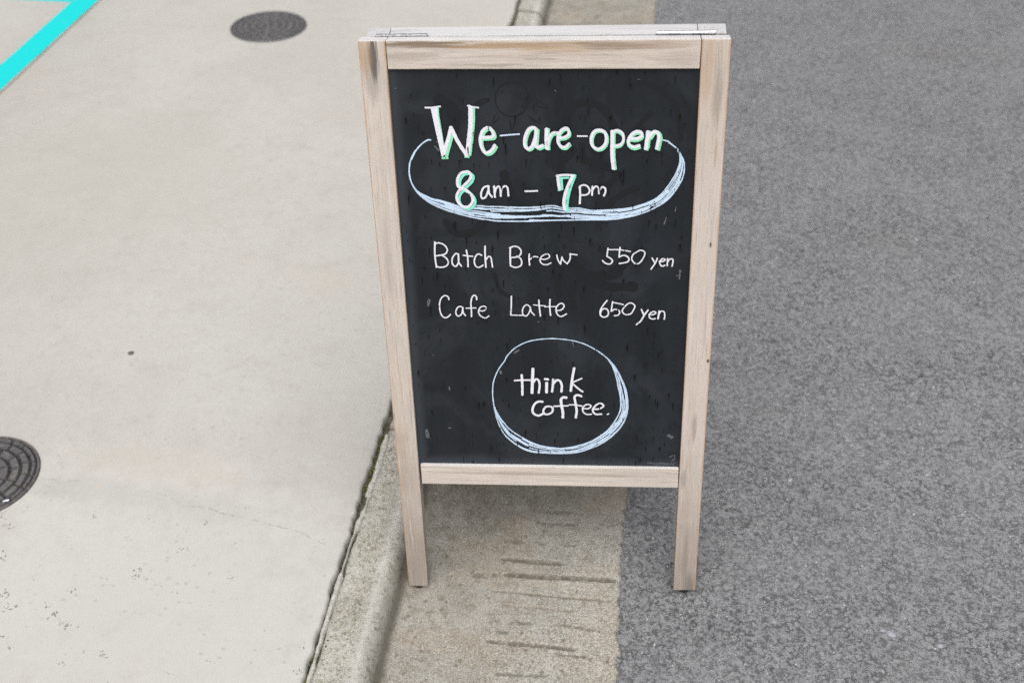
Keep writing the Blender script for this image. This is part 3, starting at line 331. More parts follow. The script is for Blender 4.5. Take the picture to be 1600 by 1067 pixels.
# kerb blocks
kerb = empty('kerb', (-.37, 1.4, 0)); tag(kerb, 'low mossy concrete kerb edging the sidewalk', kind='structure'); WORLD['kerb'] = Matrix.Translation((-.37, 1.4, 0))
KP = [(-.412, -.02), (-.4118, .036), (-.409, .0425), (-.400, .0435), (-.385, .0435), (-.370, .0435), (-.358, .0428), (-.350, .0412), (-.343, .0375), (-.3375, .0320), (-.3335, .0245), (-.3300, .0150), (-.3270, .0070), (-.3235, .0030), (-.3180, -.02)]
def kerb_block(y0, y1, step):
    ys = np.arange(y0, y1, step); ys = np.append(ys, y1)
    P = np.array(KP); d = np.concatenate([[0], np.cumsum(np.hypot(*np.diff(P, axis=0).T))])
    s = np.concatenate([[0, .5*d[1]], np.linspace(d[1], d[-2], 56 if step < .02 else 16), [d[-1]]])
    px, pz = np.interp(s, d, P[:, 0]), np.interp(s, d, P[:, 1])
    Yk, Px = np.meshgrid(ys, px, indexing='ij'); Pz = np.broadcast_to(pz, Yk.shape).copy()
    up = sstep(.0, .03, Pz); Xk = Px + .0010*(fbm(Yk*30, Px*30, 5, 3)-.5)
    left = 1-sstep(-.412, -.404, Px); Xk = Xk + left*((fbm(Yk*26, Yk*0, 15, 4)-.5)*.010)
    Pz = Pz + up*(.0014*(fbm(Xk*60, Yk*60, 12, 4)-.5) + .0006*(vnoise(Xk*420, Yk*420, 9)-.5))
    rnd = sstep(.010, .0, np.minimum(Yk-y0, y1-Yk)); Pz = Pz - up*rnd*.004                # softened block ends
    dirt = np.clip(.7*sstep(.024, .004, Pz)*(Px > -.36) + .55*left*fbm(Yk*40, Yk*0, 3, 3) + rnd*.35, 0, .9)
    dirt[Pz < -.005] = .8
    f1, f2, idv = worley(Xk/.009, Yk/.009, 41); dirt = np.maximum(dirt, (1-sstep(.1, .28, f1))*(idv > .78)*.55*up)
    lite = np.exp(-((Px+.352)/.009)**2)*(.5+.5*fbm(Yk*20, Px*20, 8, 3)) + .25*(fbm(Xk*25, Yk*25, 21, 3) > .55)
    return link('kerb_block', np_mesh('kerb_block', np.stack([Xk, Yk, Pz], -1).reshape(-1, 3), grid_faces(*Yk.shape), [M_kerb], {'dirt': dirt, 'lite': np.clip(lite, 0, 1)}), kerb, Matrix())
kerb_block(.7, JOINTS[1]-.0008, .003); kerb_block(JOINTS[1]+.0008, JOINTS[2]-.003, .004); kerb_block(JOINTS[2]+.003, JOINTS[3], .01)
kerb_block(JOINTS[3]+.004, 60, 1.5); kerb_block(-60, .7-.004, 1.5)
# dirt packed into the joint between kerb and sidewalk
b = NB('damp_joint_dirt', .95, .1); b.col(b.mix(b.rng(b.noise(b.obj, 160, 4, .7), .4, .65), (.040, .037, .028), (.125, .117, .085))); M_dirt = b.m
ysd = np.arange(.7, 4.6, .004); cols = np.array([-.436, -.420, -.416, -.412, -.405])
Yd, Xd = np.meshgrid(ysd, cols, indexing='ij'); Zd = .0365 + .010*(fbm(Xd*90, Yd*90, 33, 3)-.4)
link('joint_dirt', np_mesh('joint_dirt', np.stack([Xd, Yd, Zd], -1).reshape(-1, 3), grid_faces(*Yd.shape), [M_dirt]), kerb, Matrix())
# smear of pale mortar along the back of the near kerb block
b = NB('pale_mortar', .85, .2); b.col(b.mix(b.rng(b.noise(b.obj, 220, 4, .7), .35, .65), (.30, .29, .26), (.46, .45, .42))); b.bump(b.noise(b.obj, 500, 3, .7), .0008, .6); M_mort = b.m
mr = GND['mortar'][::-1]; ym = np.arange(mr[0][0][1], mr[-1][0][1], .003)
la = np.interp(ym, [q[0][1] for q in mr], [q[0][0] for q in mr]); lb = np.interp(ym, [q[1][1] for q in mr], [q[1][0] for q in mr])
la = la + .004*(fbm(ym*60, ym*0, 3, 3)-.5); lb = lb + .006*(fbm(ym*50, ym*0, 4, 3)-.5)
br = sstep(.28, .40, fbm(ym*22, ym*0, 6, 3)); cen = (la+lb)/2; la = cen+(la-cen)*(.25+.75*br); lb = cen+(lb-cen)*(.25+.75*br)
prof = [(0, .040), (.12, .0462), (.5, .0478), (.88, .0462), (1, .040)]
V = np.array([[a+(c-a)*t, y, z+.0008*(vnoise(np.array(y*300), np.array(t*5.), 3)-.5)] for a, c, y in zip(la, lb, ym) for t, z in prof])
link('mortar_strip', np_mesh('mortar_strip', V, grid_faces(len(ym), 5), [M_mort]), kerb, Matrix())

# sidewalk slab with a ragged poured edge
yse = np.concatenate([[-300, -20, .4], np.arange(.7, 4.4, .004), [5, 8, 20, 300]])
rag = XK0 + (fbm(yse*45, yse*0, 51, 4)-.5)*.010 + (fbm(yse*9, yse*0, 52, 3)-.5)*.010
XJ = -1.7625
cols = [(0, -.02), (.0, .040), (-.0006, .047), (-.0022, .0505), (-.005, ZS-.0003), (-.012, ZS)]
V = []
for y, r in zip(yse, rag):
    V += [(r+dx, y, z) for dx, z in cols] + [(x, y, ZS) for x in (-.47, -.6, -.8, -1.1, -1.4, XJ+.006)] + [(XJ+.003, y, ZS-.003), (XJ+.003, y, -.02)]
side = link('sidewalk', np_mesh('sidewalk', V, grid_faces(len(yse), 14)[:, ::-1], [M_side])); tag(side, 'pale smooth concrete sidewalk with hairline cracks and specks', kind='structure')
V = []
for y in (-300, -5, 0, 2, 3, 4, 6, 10, 300): V += [(XJ-.003, y, -.02), (XJ-.003, y, ZS-.003), (XJ-.006, y, ZS), (-3, y, ZS), (-60, y, ZS)]
M_side2 = mat_sidewalk('grey_concrete')
lot = link('parking_pavement', np_mesh('parking_pavement', V, grid_faces(9, 5)[:, ::-1], [M_side2])); tag(lot, 'pale concrete pavement with cyan painted lines', kind='structure')
# painted cyan lines: one mesh outline, one millimetre thick
def paint_poly(pts):
    bm = bmesh.new(); vs = [bm.verts.new((x, y, ZS+.0012)) for x, y in pts]; f = bm.faces.new(vs)
    r = bmesh.ops.extrude_face_region(bm, geom=[f]); bmesh.ops.translate(bm, verts=[v for v in r['geom'] if isinstance(v, bmesh.types.BMVert)], vec=(0, 0, -.0010))
    return bm_mesh('painted_line', bm, [M_paint])
def wob(x0, y0, x1, y1, n, a, s): return [(x0+(x1-x0)*i/n + a*(rng.random()-.5), y0+(y1-y0)*i/n + a*(rng.random()-.5)) for i in range(n+1)]
e1 = wob(-1.7690, -2, -1.7690, 3.298, 60, .003, 1)
link('painted_line', paint_poly(e1 + [(-1.838, 3.30)] + wob(-1.846, 3.232, -1.846, -2, 40, .002, 2)), lot)
for y0, y1 in ((3.2335, 3.30), (2.692, 2.765)): link('painted_line', paint_poly([(-4.2, y0), (-1.8485, y0-.001), (-1.8485, y1), (-4.2, y1)]), lot)

# marks lying on the sidewalk: cracks and scuffs
b = NB('dark_scuff', .9, .1); b.col(b.mix(b.rng(b.noise(b.obj, 300, 3, .7), .35, .65), (.10, .095, .08), (.30, .29, .265))); M_scuff = b.m
b = NB('crack_dirt', .9, .1); b.col(b.mix(b.rng(b.noise(b.obj, 70, 4, .7), .40, .6), (.20, .195, .19), (.44, .43, .41))); M_crack = b.m
def crack(pts, w, name='hairline_crack'):
    P = []
    for (a, c) in zip(pts[:-1], pts[1:]):
        n = max(2, int(math.hypot(c[0]-a[0], c[1]-a[1])/.004))
        P += [(a[0]+(c[0]-a[0])*i/n, a[1]+(c[1]-a[1])*i/n) for i in range(n)]
    P = [(x+(rng.random()-.5)*.0012, y+(rng.random()-.5)*.0022) for x, y in P]; V = []
    for i, (x, y) in enumerate(P):
        ww = w*(.35+.9*rng.random())*min(1, i/6+.1, (len(P)-1-i)/6+.1); V += [(x, y-ww/2, ZS+.0002), (x+.0004, y+ww/2, ZS+.0002)]
    return link(name, np_mesh(name, V, grid_faces(len(P), 2), [M_crack]), side)
crack(GND['crack'], .0011); crack(GND['crack2'], .0011); crack(GND['crack3'], .0008)
def blob(bm, x, y, z, r, ang, asp, n=9):
    ca, sa = math.cos(ang), math.sin(ang); vs = []
    for k in range(n):
        t = 2*math.pi*k/n; q = r*(.45+.85*rng.random()); px, py = q*math.cos(t)*asp, q*math.sin(t)/asp
        vs.append(bm.verts.new((x+px*ca-py*sa, y+px*sa+py*ca, z)))
    bm.faces.new(vs)
bm = bmesh.new()
for x, y, s in GND['scuffs']:
    for k in range(2 + (s > 4)*2 + (s > 6)*3):
        blob(bm, x+rng.gauss(0, .00062)*s, y+rng.gauss(0, .0005)*s, ZS+.0002+.00002*k, .00026*s*(.3+.9*rng.random()**1.5), rng.random()*3, 1.2+.7*rng.random())
for k in range(420):                                       # finer flecks between them
    x, y = -1.74+1.30*rng.random(), .75+1.5*rng.random()**1.4
    if x > -.44: continue
    blob(bm, x, y, ZS+.0003, .0004+.0009*rng.random()**3, rng.random()*3, 1.3, 6)
tag(link('scuff_marks', bm_mesh('scuff_marks', bm, [M_scuff]), side), kind='stuff')

# moss in the joint
b = NB('moss_green', .95, .1); b.col(b.mix(b.rng(b.noise(b.obj, 250, 3, .7), .35, .65), (.045, .052, .012), (.16, .165, .04))); M_moss = b.m
bm = bmesh.new(); mossn = 0
for k in range(2600):
    y = .72 + 3.2*rng.random()**1.7
    dens = float(fbm(np.array(y*11.), np.array(.3), 88, 3)); 
    if dens < .47 and rng.random() > .10: continue
    x = -.4165 + rng.gauss(0, .0042) + (.010*rng.random() if rng.random() < .12 else 0); r = .0006+.0011*rng.random()
    z = .0445 if x > -.411 else .041
    mt = Matrix.Translation((x, y, z)) @ Matrix.Rotation(rng.random()*6, 4, 'Z') @ Matrix.Diagonal((r*1.3, r, r*.8, 1))
    bmesh.ops.create_icosphere(bm, subdivisions=1, radius=1, matrix=mt)
tag(link('moss', bm_mesh('moss', bm, [M_moss])), 'green moss tufts along the kerb joint', kind='stuff')

# ------------------------------------------------------------------ manhole covers
b = NB('cast_iron', .55, .4); n1 = b.noise(b.obj, 140, 4, .7); n2 = b.noise(b.obj, 22, 4, .6)
c = b.mix(b.rng(n1, .3, .7), (.068, .067, .071), (.125, .123, .128)); c = b.mix(b.math('MULTIPLY', b.rng(n2, .5, .75), .5), c, (.165, .150, .132)); b.col(c); b.bump(n1, .0007, .6); b.p.inputs['Metallic'].default_value = .15; M_iron = b.m
b = NB('rusty_iron', .75, .3); n1 = b.noise(b.obj, 120, 4, .7); b.col(b.mix(b.rng(n1, .35, .65), (.062, .060, .062), (.125, .105, .098))); b.bump(n1, .0007, .6); M_rust = b.m
b = NB('grimy_groove', .9, .1); b.col(b.mix(b.rng(b.noise(b.obj, 200, 3, .7), .35, .65), (.020, .020, .021), (.048, .046, .043))); M_groove = b.m
b = NB('packed_grit', .9, .1); b.col(b.mix(b.rng(b.noise(b.obj, 60, 4, .7), .35, .65), (.045, .044, .043), (.105, .102, .096))); M_packed = b.m
b = NB('white_fleck', .7, .3); b.col((.55, .55, .60)); M_fleck = b.m
def ring_mesh(name, prof, mats, n=96, mi=None, wob=0):
    V, Q = [], []; m = len(prof)
    for i in range(n):
        a = 2*math.pi*i/n; w = 1+wob*(rng.random()-.5)
        V += [(r*math.cos(a)*(w if j == 0 else 1), r*math.sin(a)*(w if j == 0 else 1), z) for j, (r, z) in enumerate(prof)]
    for i in range(n):
        for j in range(m-1): Q.append((i*m+j, ((i+1) % n)*m+j, ((i+1) % n)*m+j+1, i*m+j+1))
    return np_mesh(name, V, Q, mats, smooth=False)
def arc_block(bm, r0, r1, a0, a1, h, jit):
    n = max(2, int((a1-a0)*r1/.006)); c = .0015
    def lay(z, e): return [[bm.verts.new((r*math.cos(a), r*math.sin(a), z)) for a in [a0+e/r + (a1-a0-2*e/r)*i/n for i in range(n+1)]] for r in (r0+e, r1-e)]
    lo = lay(.0002, 0); hi = lay(h+jit, c)
    for i in range(n):
        bm.faces.new((hi[0][i], hi[1][i], hi[1][i+1], hi[0][i+1])); bm.faces.new((lo[1][i], lo[1][i+1], hi[1][i+1], hi[1][i])); bm.faces.new((lo[0][i+1], lo[0][i], hi[0][i], hi[0][i+1]))
    for k in (0, n): bm.faces.new((lo[0][k], lo[1][k], hi[1][k], hi[0][k]))
def manhole(loc, R, label, rings, joined, rot):
    root = empty('manhole_cover', loc); root.rotation_euler.z = rot; tag(root, label, 'manhole cover', 'small round manhole covers set in the sidewalk')
    fr = link('frame_ring', ring_mesh('frame_ring', [(R*1.004, -.004), (R*1.0, .0012), (R*.985, .0036), (R*.955, .0036), (R*.948, .0008)], [M_iron if joined else M_rust], 96, wob=.012), root)
    lid = link('lid', ring_mesh('lid', [(R*.948, .0006), (R*.4, .0009), (.0005, .0010)], [M_packed if joined else M_groove]), root)
    bmj = bmesh.new()
    for q, (a, c, n, off) in enumerate(rings):
        gapa = .0036/((a+c)/2*R)
        for k in range(n):
            a0 = 2*math.pi*(k+off)/n + gapa/2; a1 = 2*math.pi*(k+1+off)/n - gapa/2; h = .0042+.0006*rng.random()
            if joined: arc_block(bmj, a*R, c*R, a0, a1, h, 0)
            else:
                bm = bmesh.new(); arc_block(bm, a*R, c*R, a0, a1, h, 0); link('raised_block', bm_mesh('raised_block', bm, [M_iron]), lid)
    bm = bmesh.new() if not joined else bmj
    m = Matrix.Translation((0, 0, .0025)); bmesh.ops.create_cone(bm, cap_ends=True, segments=20, radius1=R*.085, radius2=R*.07, depth=.005, matrix=m)
    if joined: tag(link('raised_pattern', bm_mesh('raised_pattern', bmj, [M_iron]), lid), kind='stuff')
    else: link('boss', bm_mesh('boss', bm, [M_iron]), lid)
    return root, lid
RINGS = [(.125, .29, 5, .1), (.33, .48, 9, .45), (.52, .66, 13, .2), (.70, .82, 17, .6), (.855, .925, 20, .3)]
manhole((-1.0853+.002, 1.1982, ZS), .1002, 'grey iron manhole cover with concentric rings of blocks, cut by the left edge', RINGS, False, .35)
bm = bmesh.new(); blob(bm, GND['fleck'][0], GND['fleck'][1], 0, .0045, .5, 1.4)
fl = link('paint_fleck', bm_mesh('paint_fleck', bm, [M_fleck]), None); fl.location.z = ZS+.0056
fl.parent = bpy.data.objects['manhole_cover']; fl.matrix_parent_inverse = (Matrix.Translation((-1.0833, 1.1982, ZS)) @ Matrix.Rotation(.35, 4, 'Z')).inverted()
manhole((-1.1548, 3.1152, ZS), .1169, 'dark iron manhole cover far up the sidewalk near the top of the picture', RINGS, True, .1)

# ------------------------------------------------------------------ A-frame sign
def wood(name, axis, edge=None, stains=(), grey=.35, seed=0., tint=(1, 1, 1), greygrad=None, bleach=(.56, .545, .545)):
    b = NB(name, .62, .28)
    sc = {'z': (140, 80, 4.5), 'x': (4.5, 80, 140)}[axis]; sc2 = {'z': (520, 300, 14), 'x': (14, 300, 520)}[axis]; sc3 = {'z': (26, 20, 2.2), 'x': (2.2, 20, 26)}[axis]
    off = (seed*3.1, seed*1.7, seed*2.3)
    g1 = b.noise(b.mapv(sc, off), 1, 5, .62, 1.2); g2 = b.noise(b.mapv(sc2, off), 1, 3, .7, .3); g3 = b.noise(b.mapv(sc3, off), 1, 4, .6, .8); bl = b.noise(b.mapv((14, 14, 14), off), 1, 5, .65)
    T = lambda c: tuple(v*t for v, t in zip(c, tint))
    c = b.mix(b.rng(g3, .3, .7), T((.425, .362, .308)), T((.480, .425, .380)))
    c = b.mix(b.math('MULTIPLY', b.rng(g1, .50, .68), .48), c, T((.335, .280, .235)))
    gm = b.rng(b.math('ADD', bl, b.math('MULTIPLY', g3, .35)), .52, .85)
    gf = b.math('MULTIPLY', gm, grey)
    c = b.mix(gf, c, (.365, .338, .315))
    if greygrad: c = b.mix(b.math('MULTIPLY', b.rng(b.math('ADD', b.sep()[2], b.math('MULTIPLY', b.math('SUBTRACT', bl, .5), .35)), *greygrad[:2], 1, 0), greygrad[2]), c, (.225, .190, .163))
    c = b.mix(b.math('MULTIPLY', b.rng(g2, .56, .68), .50), c, (.185, .150, .125))
    c = b.mix(b.math('MULTIPLY', b.rng(g2, .44, .32), .38), c, (.60, .56, .53))
    for (cx, cz, rx, rz, colr, st) in stains:
        s = b.sep(); dx = b.math('DIVIDE', b.math('SUBTRACT', s[0], cx), rx); dz = b.math('DIVIDE', b.math('SUBTRACT', s[2], cz), rz)
        d = b.math('ADD', b.math('MULTIPLY', dx, dx), b.math('MULTIPLY', dz, dz)); d = b.math('ADD', d, b.math('MULTIPLY', b.math('ADD', b.math('SUBTRACT', g1, .5), b.math('MULTIPLY', b.math('SUBTRACT', g2, .5), 1.3)), 3.0))
        c = b.mix(b.math('MULTIPLY', b.rng(d, .0, 1.25, 1, 0), st), c, colr)
    if edge:
        s = b.sep()[0 if edge[0] == 'x' else 2]
        d = b.math('MINIMUM', b.math('ABSOLUTE', b.math('SUBTRACT', s, edge[1])), b.math('ABSOLUTE', b.math('SUBTRACT', s, edge[2])))
        d = b.math('ADD', d, b.math('MULTIPLY', b.math('SUBTRACT', bl, .5), .006))
        c = b.mix(b.math('MULTIPLY', b.rng(d, .0004, .0022, 1, 0), .55), c, (.36, .205, .095))
    nz = b.sep(b.n('ShaderNodeTexCoord').outputs['Normal'])[2]     # upward faces are bleached by sun and rain
    bl2 = b.mix(b.rng(g1, .45, .68), bleach, tuple(v*.82 for v in bleach)); bl2 = b.mix(b.math('MULTIPLY', b.rng(g2, .58, .68), .45), bl2, tuple(v*.5 for v in bleach))
    c = b.mix(b.rng(nz, .55, .8), c, bl2)
    b.col(c); b.bump(b.math('ADD', g1, g2), .0007, .5); b.rough(b.rng(g3, .3, .7, .55, .72)); return b.m

SIGN_T = .021; L_ = .8647; LEAN = .1803; BY = .05166; BR = .03745
def board_axes(sign):
    c, s = math.cos(BY), math.sin(BY); ux = Vector((c, s, 0)); n = Vector((-s, c, 0))
    uy = math.cos(LEAN)*Vector((0, 0, 1)) + sign*math.sin(LEAN)*n
    # the whole stand sits slightly tilted: the road side is higher than the gutter
    cr, sr = math.cos(BR), math.sin(BR); return cr*ux+sr*uy, -sr*ux+cr*uy
B0 = Vector((-.31133, 1.0943, .00899))
def frame_mat(ax, ay, org): dn = -(ax.cross(ay)); return Matrix(((ax.x, dn.x, ay.x, org.x), (ax.y, dn.y, ay.y, org.y), (ax.z, dn.z, ay.z, org.z), (0, 0, 0, 1)))
ux, uy = board_axes(1); FM = frame_mat(ux, uy, B0)
dn = -(ux.cross(uy))
hinge = B0 + uy*L_ + dn*(SIGN_T+.0040)
# back frame: the front one turned about the hinge axis; its local y still runs away from the camera
Rb = Matrix.Rotation(2*LEAN, 3, ux); uyb = Rb @ uy; BM = frame_mat(ux, uyb, hinge - uyb*L_)
root = empty('a_frame_sign', (B0.x+.22, B0.y+.17, .01)); root.rotation_euler.z = BY
WORLD[root.name] = Matrix.Translation(root.location) @ Matrix.Rotation(BY, 4, 'Z')
tag(root, 'weathered wooden sandwich board with a black panel of handwritten opening hours and coffee prices', 'sandwich board')

def prism(quad, y0, y1, bev=.0011, cuts=0):
    bm = bmesh.new(); A = [bm.verts.new((x/1000, y0, z/1000)) for x, z in quad]; C = [bm.verts.new((x/1000, y1, z/1000)) for x, z in quad]
    bm.faces.new(A); bm.faces.new(C[::-1])
    for i in range(4): bm.faces.new((A[i], C[i], C[(i+1) % 4], A[(i+1) % 4]))
    bmesh.ops.bevel(bm, geom=list(bm.edges), offset=bev, segments=2, affect='EDGES', profile=.6)
    return bm
Q_LS = [(.2, -1), (30.9, -1.5), (34.2, 865.6), (-.1, 866)]
Q_RS = [(421.2, 5), (455.3, 6.2), (454.8, 863.4), (419.9, 863.6)]
Q_TR = [(35.0, 830.5), (418.8, 827.8), (419.2, 863.6), (34.8, 865.8)]
Q_BR = [(35.0, 200.2), (419.9, 202.2), (419.5, 236.4), (34.9, 234.7)]
DK = (.045, .042, .040); OR = (.33, .205, .11); GY = (.25, .235, .225)
M_ls = wood('weathered_wood_left', 'z', ('x', .0005, .0338), [(.0185, .846, .0065, .028, DK, .95), (.014, .832, .012, .040, (.16, .14, .12), .45), (.007, .852, .008, .03, OR, .5), (.014, .57, .006, .07, GY, .35)], .40, 1.3, greygrad=(.0, .40, .85))
M_rs = wood('weathered_wood_right', 'z', ('x', .4203, .4546), [(.442, .80, .007, .05, (.20, .165, .14), .6), (.428, .83, .008, .05, (.33, .23, .15), .5), (.4463, .0, .010, .045, (.12, .11, .10), .7), (.436, .07, .005, .06, (.17, .15, .13), .5), (.4455, .5955, .0022, .0055, (.02, .015, .012), 1.), (.4515, .42, .0022, .003, (.05, .04, .035), .9), (.4445, .72, .0022, .02, (.30, .20, .13), .6), (.427, .218, .006, .018, (.20, .185, .175), .5), (.438, .31, .004, .025, (.14, .12, .11), .45)], .28, 4.7, (1.0, 1.0, 1.02), greygrad=(.0, .34, .75))
M_tr = wood('weathered_wood_top', 'x', None, [(.075, .860, .06, .0045, (.135, .09, .055), .85), (.20, .858, .09, .0045, (.27, .175, .095), .75), (.255, .853, .05, .007, (.36, .245, .14), .5), (.31, .856, .05, .006, (.18, .125, .08), .75), (.36, .857, .05, .006, (.27, .20, .15), .6), (.06, .846, .04, .007, (.21, .17, .14), .45), (.395, .84, .03, .010, (.30, .25, .22), .5)], .38, 7.9)
M_brl = wood('weathered_wood_bottom', 'x', None, [(.22, .2225, .2, .0035, (.22, .18, .15), .55)], .40, 2.2, (1.06, 1.08, 1.10))
M_back = wood('weathered_wood_back', 'x', None, [], .55, 5.5, (1.22, 1.42, 1.62), None, (.43, .425, .435)); M_backs = wood('weathered_wood_back_stile', 'z', None, [], .8, 6.1, (.95, 1.0, 1.05), None, (.40, .40, .41))
b = NB('black_rubber', .8, .2); n1 = b.noise(b.obj, 300, 2); b.col(b.mix(n1, (.012, .012, .012), (.03, .03, .03))); M_rub = b.m
b = NB('zinc_plated_steel', .32, .5); n1 = b.noise(b.obj, 260, 4, .6); b.p.inputs['Metallic'].default_value = 1.; b.col(b.mix(b.rng(n1, .35, .7), (.60, .60, .62), (.40, .40, .41))); M_zinc = b.m
b = NB('tarnished_steel', .45, .5); n1 = b.noise(b.obj, 260, 4, .6); b.p.inputs['Metallic'].default_value = .9; b.col(b.mix(b.rng(n1, .35, .7), (.30, .30, .31), (.14, .14, .15))); M_zinc2 = b.m

def mat_board():
    b = NB('blackboard_black', .48, .16)
    v = b.noise(b.mapv((26, 1, 3.0)), 1, 4, .6); cl = b.noise(b.mapv((1, 1, 1), (3, 3, 3)), 9, 5, .6, .8); d = b.noise(b.obj, 900, 2, .6)
    c = b.mix(b.rng(v, .32, .68), (.0108, .0132, .0162), (.0140, .0170, .0208))
    c = b.mix(b.math('MULTIPLY', b.rng(cl, .46, .66), .55), c, (.0240, .0280, .0335))
    # chalk dust that collects along the left edge and at the foot of the panel
    s = b.sep(); e = b.rng(b.math('ADD', s[0], b.math('MULTIPLY', b.math('SUBTRACT', cl, .5), .02)), .036, .052, 1, 0); f = b.rng(b.math('ADD', s[2], b.math('MULTIPLY', b.math('SUBTRACT', cl, .5), .02)), .236, .255, 1, 0)
    c = b.mix(b.math('MULTIPLY', b.math('MAXIMUM', e, f), .18), c, (.10, .115, .135))
    c = b.mix(b.math('MULTIPLY', b.rng(d, .66, .78), .25), c, (.09, .10, .11)); b.col(c)
    b.rough(b.rng(cl, .3, .7, .36, .52)); return b.m
M_board = mat_board()
def marker(name, c, var):
    b = NB(name, .55, .3); n1 = b.noise(b.obj, 420, 4, .6); n2 = b.noise(b.obj, 90, 3, .6)
    k = b.mix(b.rng(n1, .46, .62), c, tuple(v*var for v in c)); k = b.mix(b.math('MULTIPLY', b.rng(n2, .55, .75), .35), k, tuple(v*.8 for v in c)); b.col(k); return b.m
INK = {'w': marker('white_marker', (.62, .62, .68), .86), 'g': marker('green_marker', (.235, .60, .385), .86), 't': marker('teal_marker', (.20, .61, .48), .86), 'b': marker('blue_marker', (.47, .585, .72), .88)}
b = NB('wet_black', .35, .12); b.col((.0050, .0054, .0062)); INK['d'] = b.m
b = NB('wiped_ghost_line', .48, .16); b.col((.0103, .0118, .0138)); INK['k'] = b.m
b = NB('chalk_smear', .9, .1); n1 = b.noise(b.obj, 900, 3, .7); b.col(b.mix(b.rng(n1, .45, .62), (.026, .030, .036), (.20, .21, .235))); INK['c'] = b.m
IK = list(INK)
def catmull(P, step):
    P = [np.array(p, float) for p in P]
    if len(P) == 2: n = max(2, int(np.hypot(*(P[1]-P[0]))/step)); return [P[0]+(P[1]-P[0])*i/n for i in range(n+1)]
    closed = np.hypot(*(P[0]-P[-1])) < 1e-6
    Q = ([P[-2]] if closed else [2*P[0]-P[1]]) + P + ([P[1]] if closed else [2*P[-1]-P[-2]]); out = []
    for i in range(1, len(Q)-2):
        p0, p1, p2, p3 = Q[i-1:i+3]; n = max(2, int(np.hypot(*(p2-p1))/step))
        for k in range(n):
            t = k/n; out.append(.5*((2*p1)+(-p0+p2)*t+(2*p0-5*p1+4*p2-p3)*t*t+(-p0+3*p1-3*p2+p3)*t**3))
    return out + [P[-1]]
class Ink:
    def __init__(s): s.V = []; s.F = []; s.m = []; s.z = 0.; s.words = []; s.w = 0
    def ribbon(s, pts, w, ink, step=.8, jit=.05, taper=(1, 1), z=None, smooth=True):
        P = catmull(pts, step) if smooth else [np.array(p, float) for p in pts]; n = len(P); r = w/2; ph = rng.random()*9
        T = [P[min(i+1, n-1)]-P[max(i-1, 0)] for i in range(n)]; T = [t/(np.hypot(*t)+1e-9) for t in T]
        rows = []
        wd = lambda i: r*.90*(taper[0]+(taper[1]-taper[0])*i/max(1, n-1))*(1+jit*(math.sin(i*.55+ph)*.5+rng.random()-.5))
        for a, f in ((-1, .30), (-.80, .66), (-.45, .92)): rows.append((P[0]+T[0]*a*r*taper[0]*.9, T[0], r*taper[0]*f))
        rows += [(P[i], T[i], wd(i)) for i in range(n)]
        for a, f in ((.45, .92), (.80, .66), (1, .30)): rows.append((P[-1]+T[-1]*a*r*taper[1]*.9, T[-1], r*taper[1]*f))
        b0 = len(s.V); zz = s.z if z is None else z; dz = .00004/len(rows)
        for i, (c, t, q) in enumerate(rows):
            nx, ny = -t[1], t[0]; y = .006-zz-dz*i
            s.V += [((c[0]+nx*q)/1000, y, (c[1]+ny*q)/1000), ((c[0]-nx*q)/1000, y, (c[1]-ny*q)/1000)]
            if i: k = b0+2*i; s.F.append((k-2, k-1, k+1, k)); s.m.append(IK.index(ink)); s.words.append(s.w)
        if z is None: s.z += .000012
    def build(s, name, parent, label=None):
        o = link(name, np_mesh(name, s.V, s.F, list(INK.values()), smooth=False, mi=s.m), parent, WORLD[parent.name])
        if label: o['label'] = label
        return o

def add_part(name, bm, mats, mw, parent=root): return link(name, bm_mesh(name, bm, mats), parent, mw)
def foot(parent, mw, x, z, ang):
    bm = bmesh.new(); m = Matrix.Translation((x, SIGN_T/2, z-.0045)) @ Matrix.Rotation(ang, 4, 'X')
    bmesh.ops.create_cone(bm, cap_ends=True, segments=24, radius1=.0078, radius2=.0092, depth=.009, matrix=m)
    bmesh.ops.bevel(bm, geom=[e for e in bm.edges if e.calc_face_angle(0) > .8], offset=.0015, segments=2, affect='EDGES')
    add_part('rubber_foot', bm, [M_rub], mw, parent)
ls = add_part('stile', prism(Q_LS, 0, SIGN_T), [M_ls], FM); rs = add_part('stile', prism(Q_RS, 0, SIGN_T), [M_rs], FM)
ls['label'] = 'front left stile with a black stain near the top'; rs['label'] = 'front right stile with a small dark nail hole'
tr = add_part('rail', prism(Q_TR, .0004, SIGN_T), [M_tr], FM); tr['label'] = 'top rail with brown varnish left along its upper edge'
br_ = add_part('rail', prism(Q_BR, .0004, SIGN_T), [M_brl], FM); br_['label'] = 'bottom rail bleached along its lower half'
foot(ls, FM, .0155, .0, LEAN); foot(rs, FM, .4385, .0065, LEAN)
panel = add_part('blackboard', prism([(31, 222), (423, 222), (423, 842), (31, 842)], .006, .013, .0003), [M_board], FM); panel['label'] = 'black panel with white handwriting and two light blue drawn rings'
# back half
back_ls = add_part('stile', prism([(.2, 38), (30.9, 38), (34.2, 864.7), (5.5, 864.7)], 0, SIGN_T), [M_backs], BM); back_rs = add_part('stile', prism([(420.6, 4), (454.2, 4), (451.5, 864.7), (417.4, 864.7)], 0, SIGN_T), [M_backs], BM)
add_part('rail', prism([(35.0, 829), (416.6, 829), (416.6, 864.7), (34.9, 864.7)], .0004, SIGN_T), [M_back], BM); add_part('rail', prism([(35, 200), (419.6, 200), (419.6, 235), (35, 235)], .0004, SIGN_T), [M_back], BM)
add_part('blackboard', prism([(31, 222), (423, 222), (423, 842), (31, 842)], .008, .015, .0003), [M_board], BM)
foot(back_ls, BM, .0155, .0385, -LEAN); foot(back_rs, BM, .4385, .0045, -LEAN)
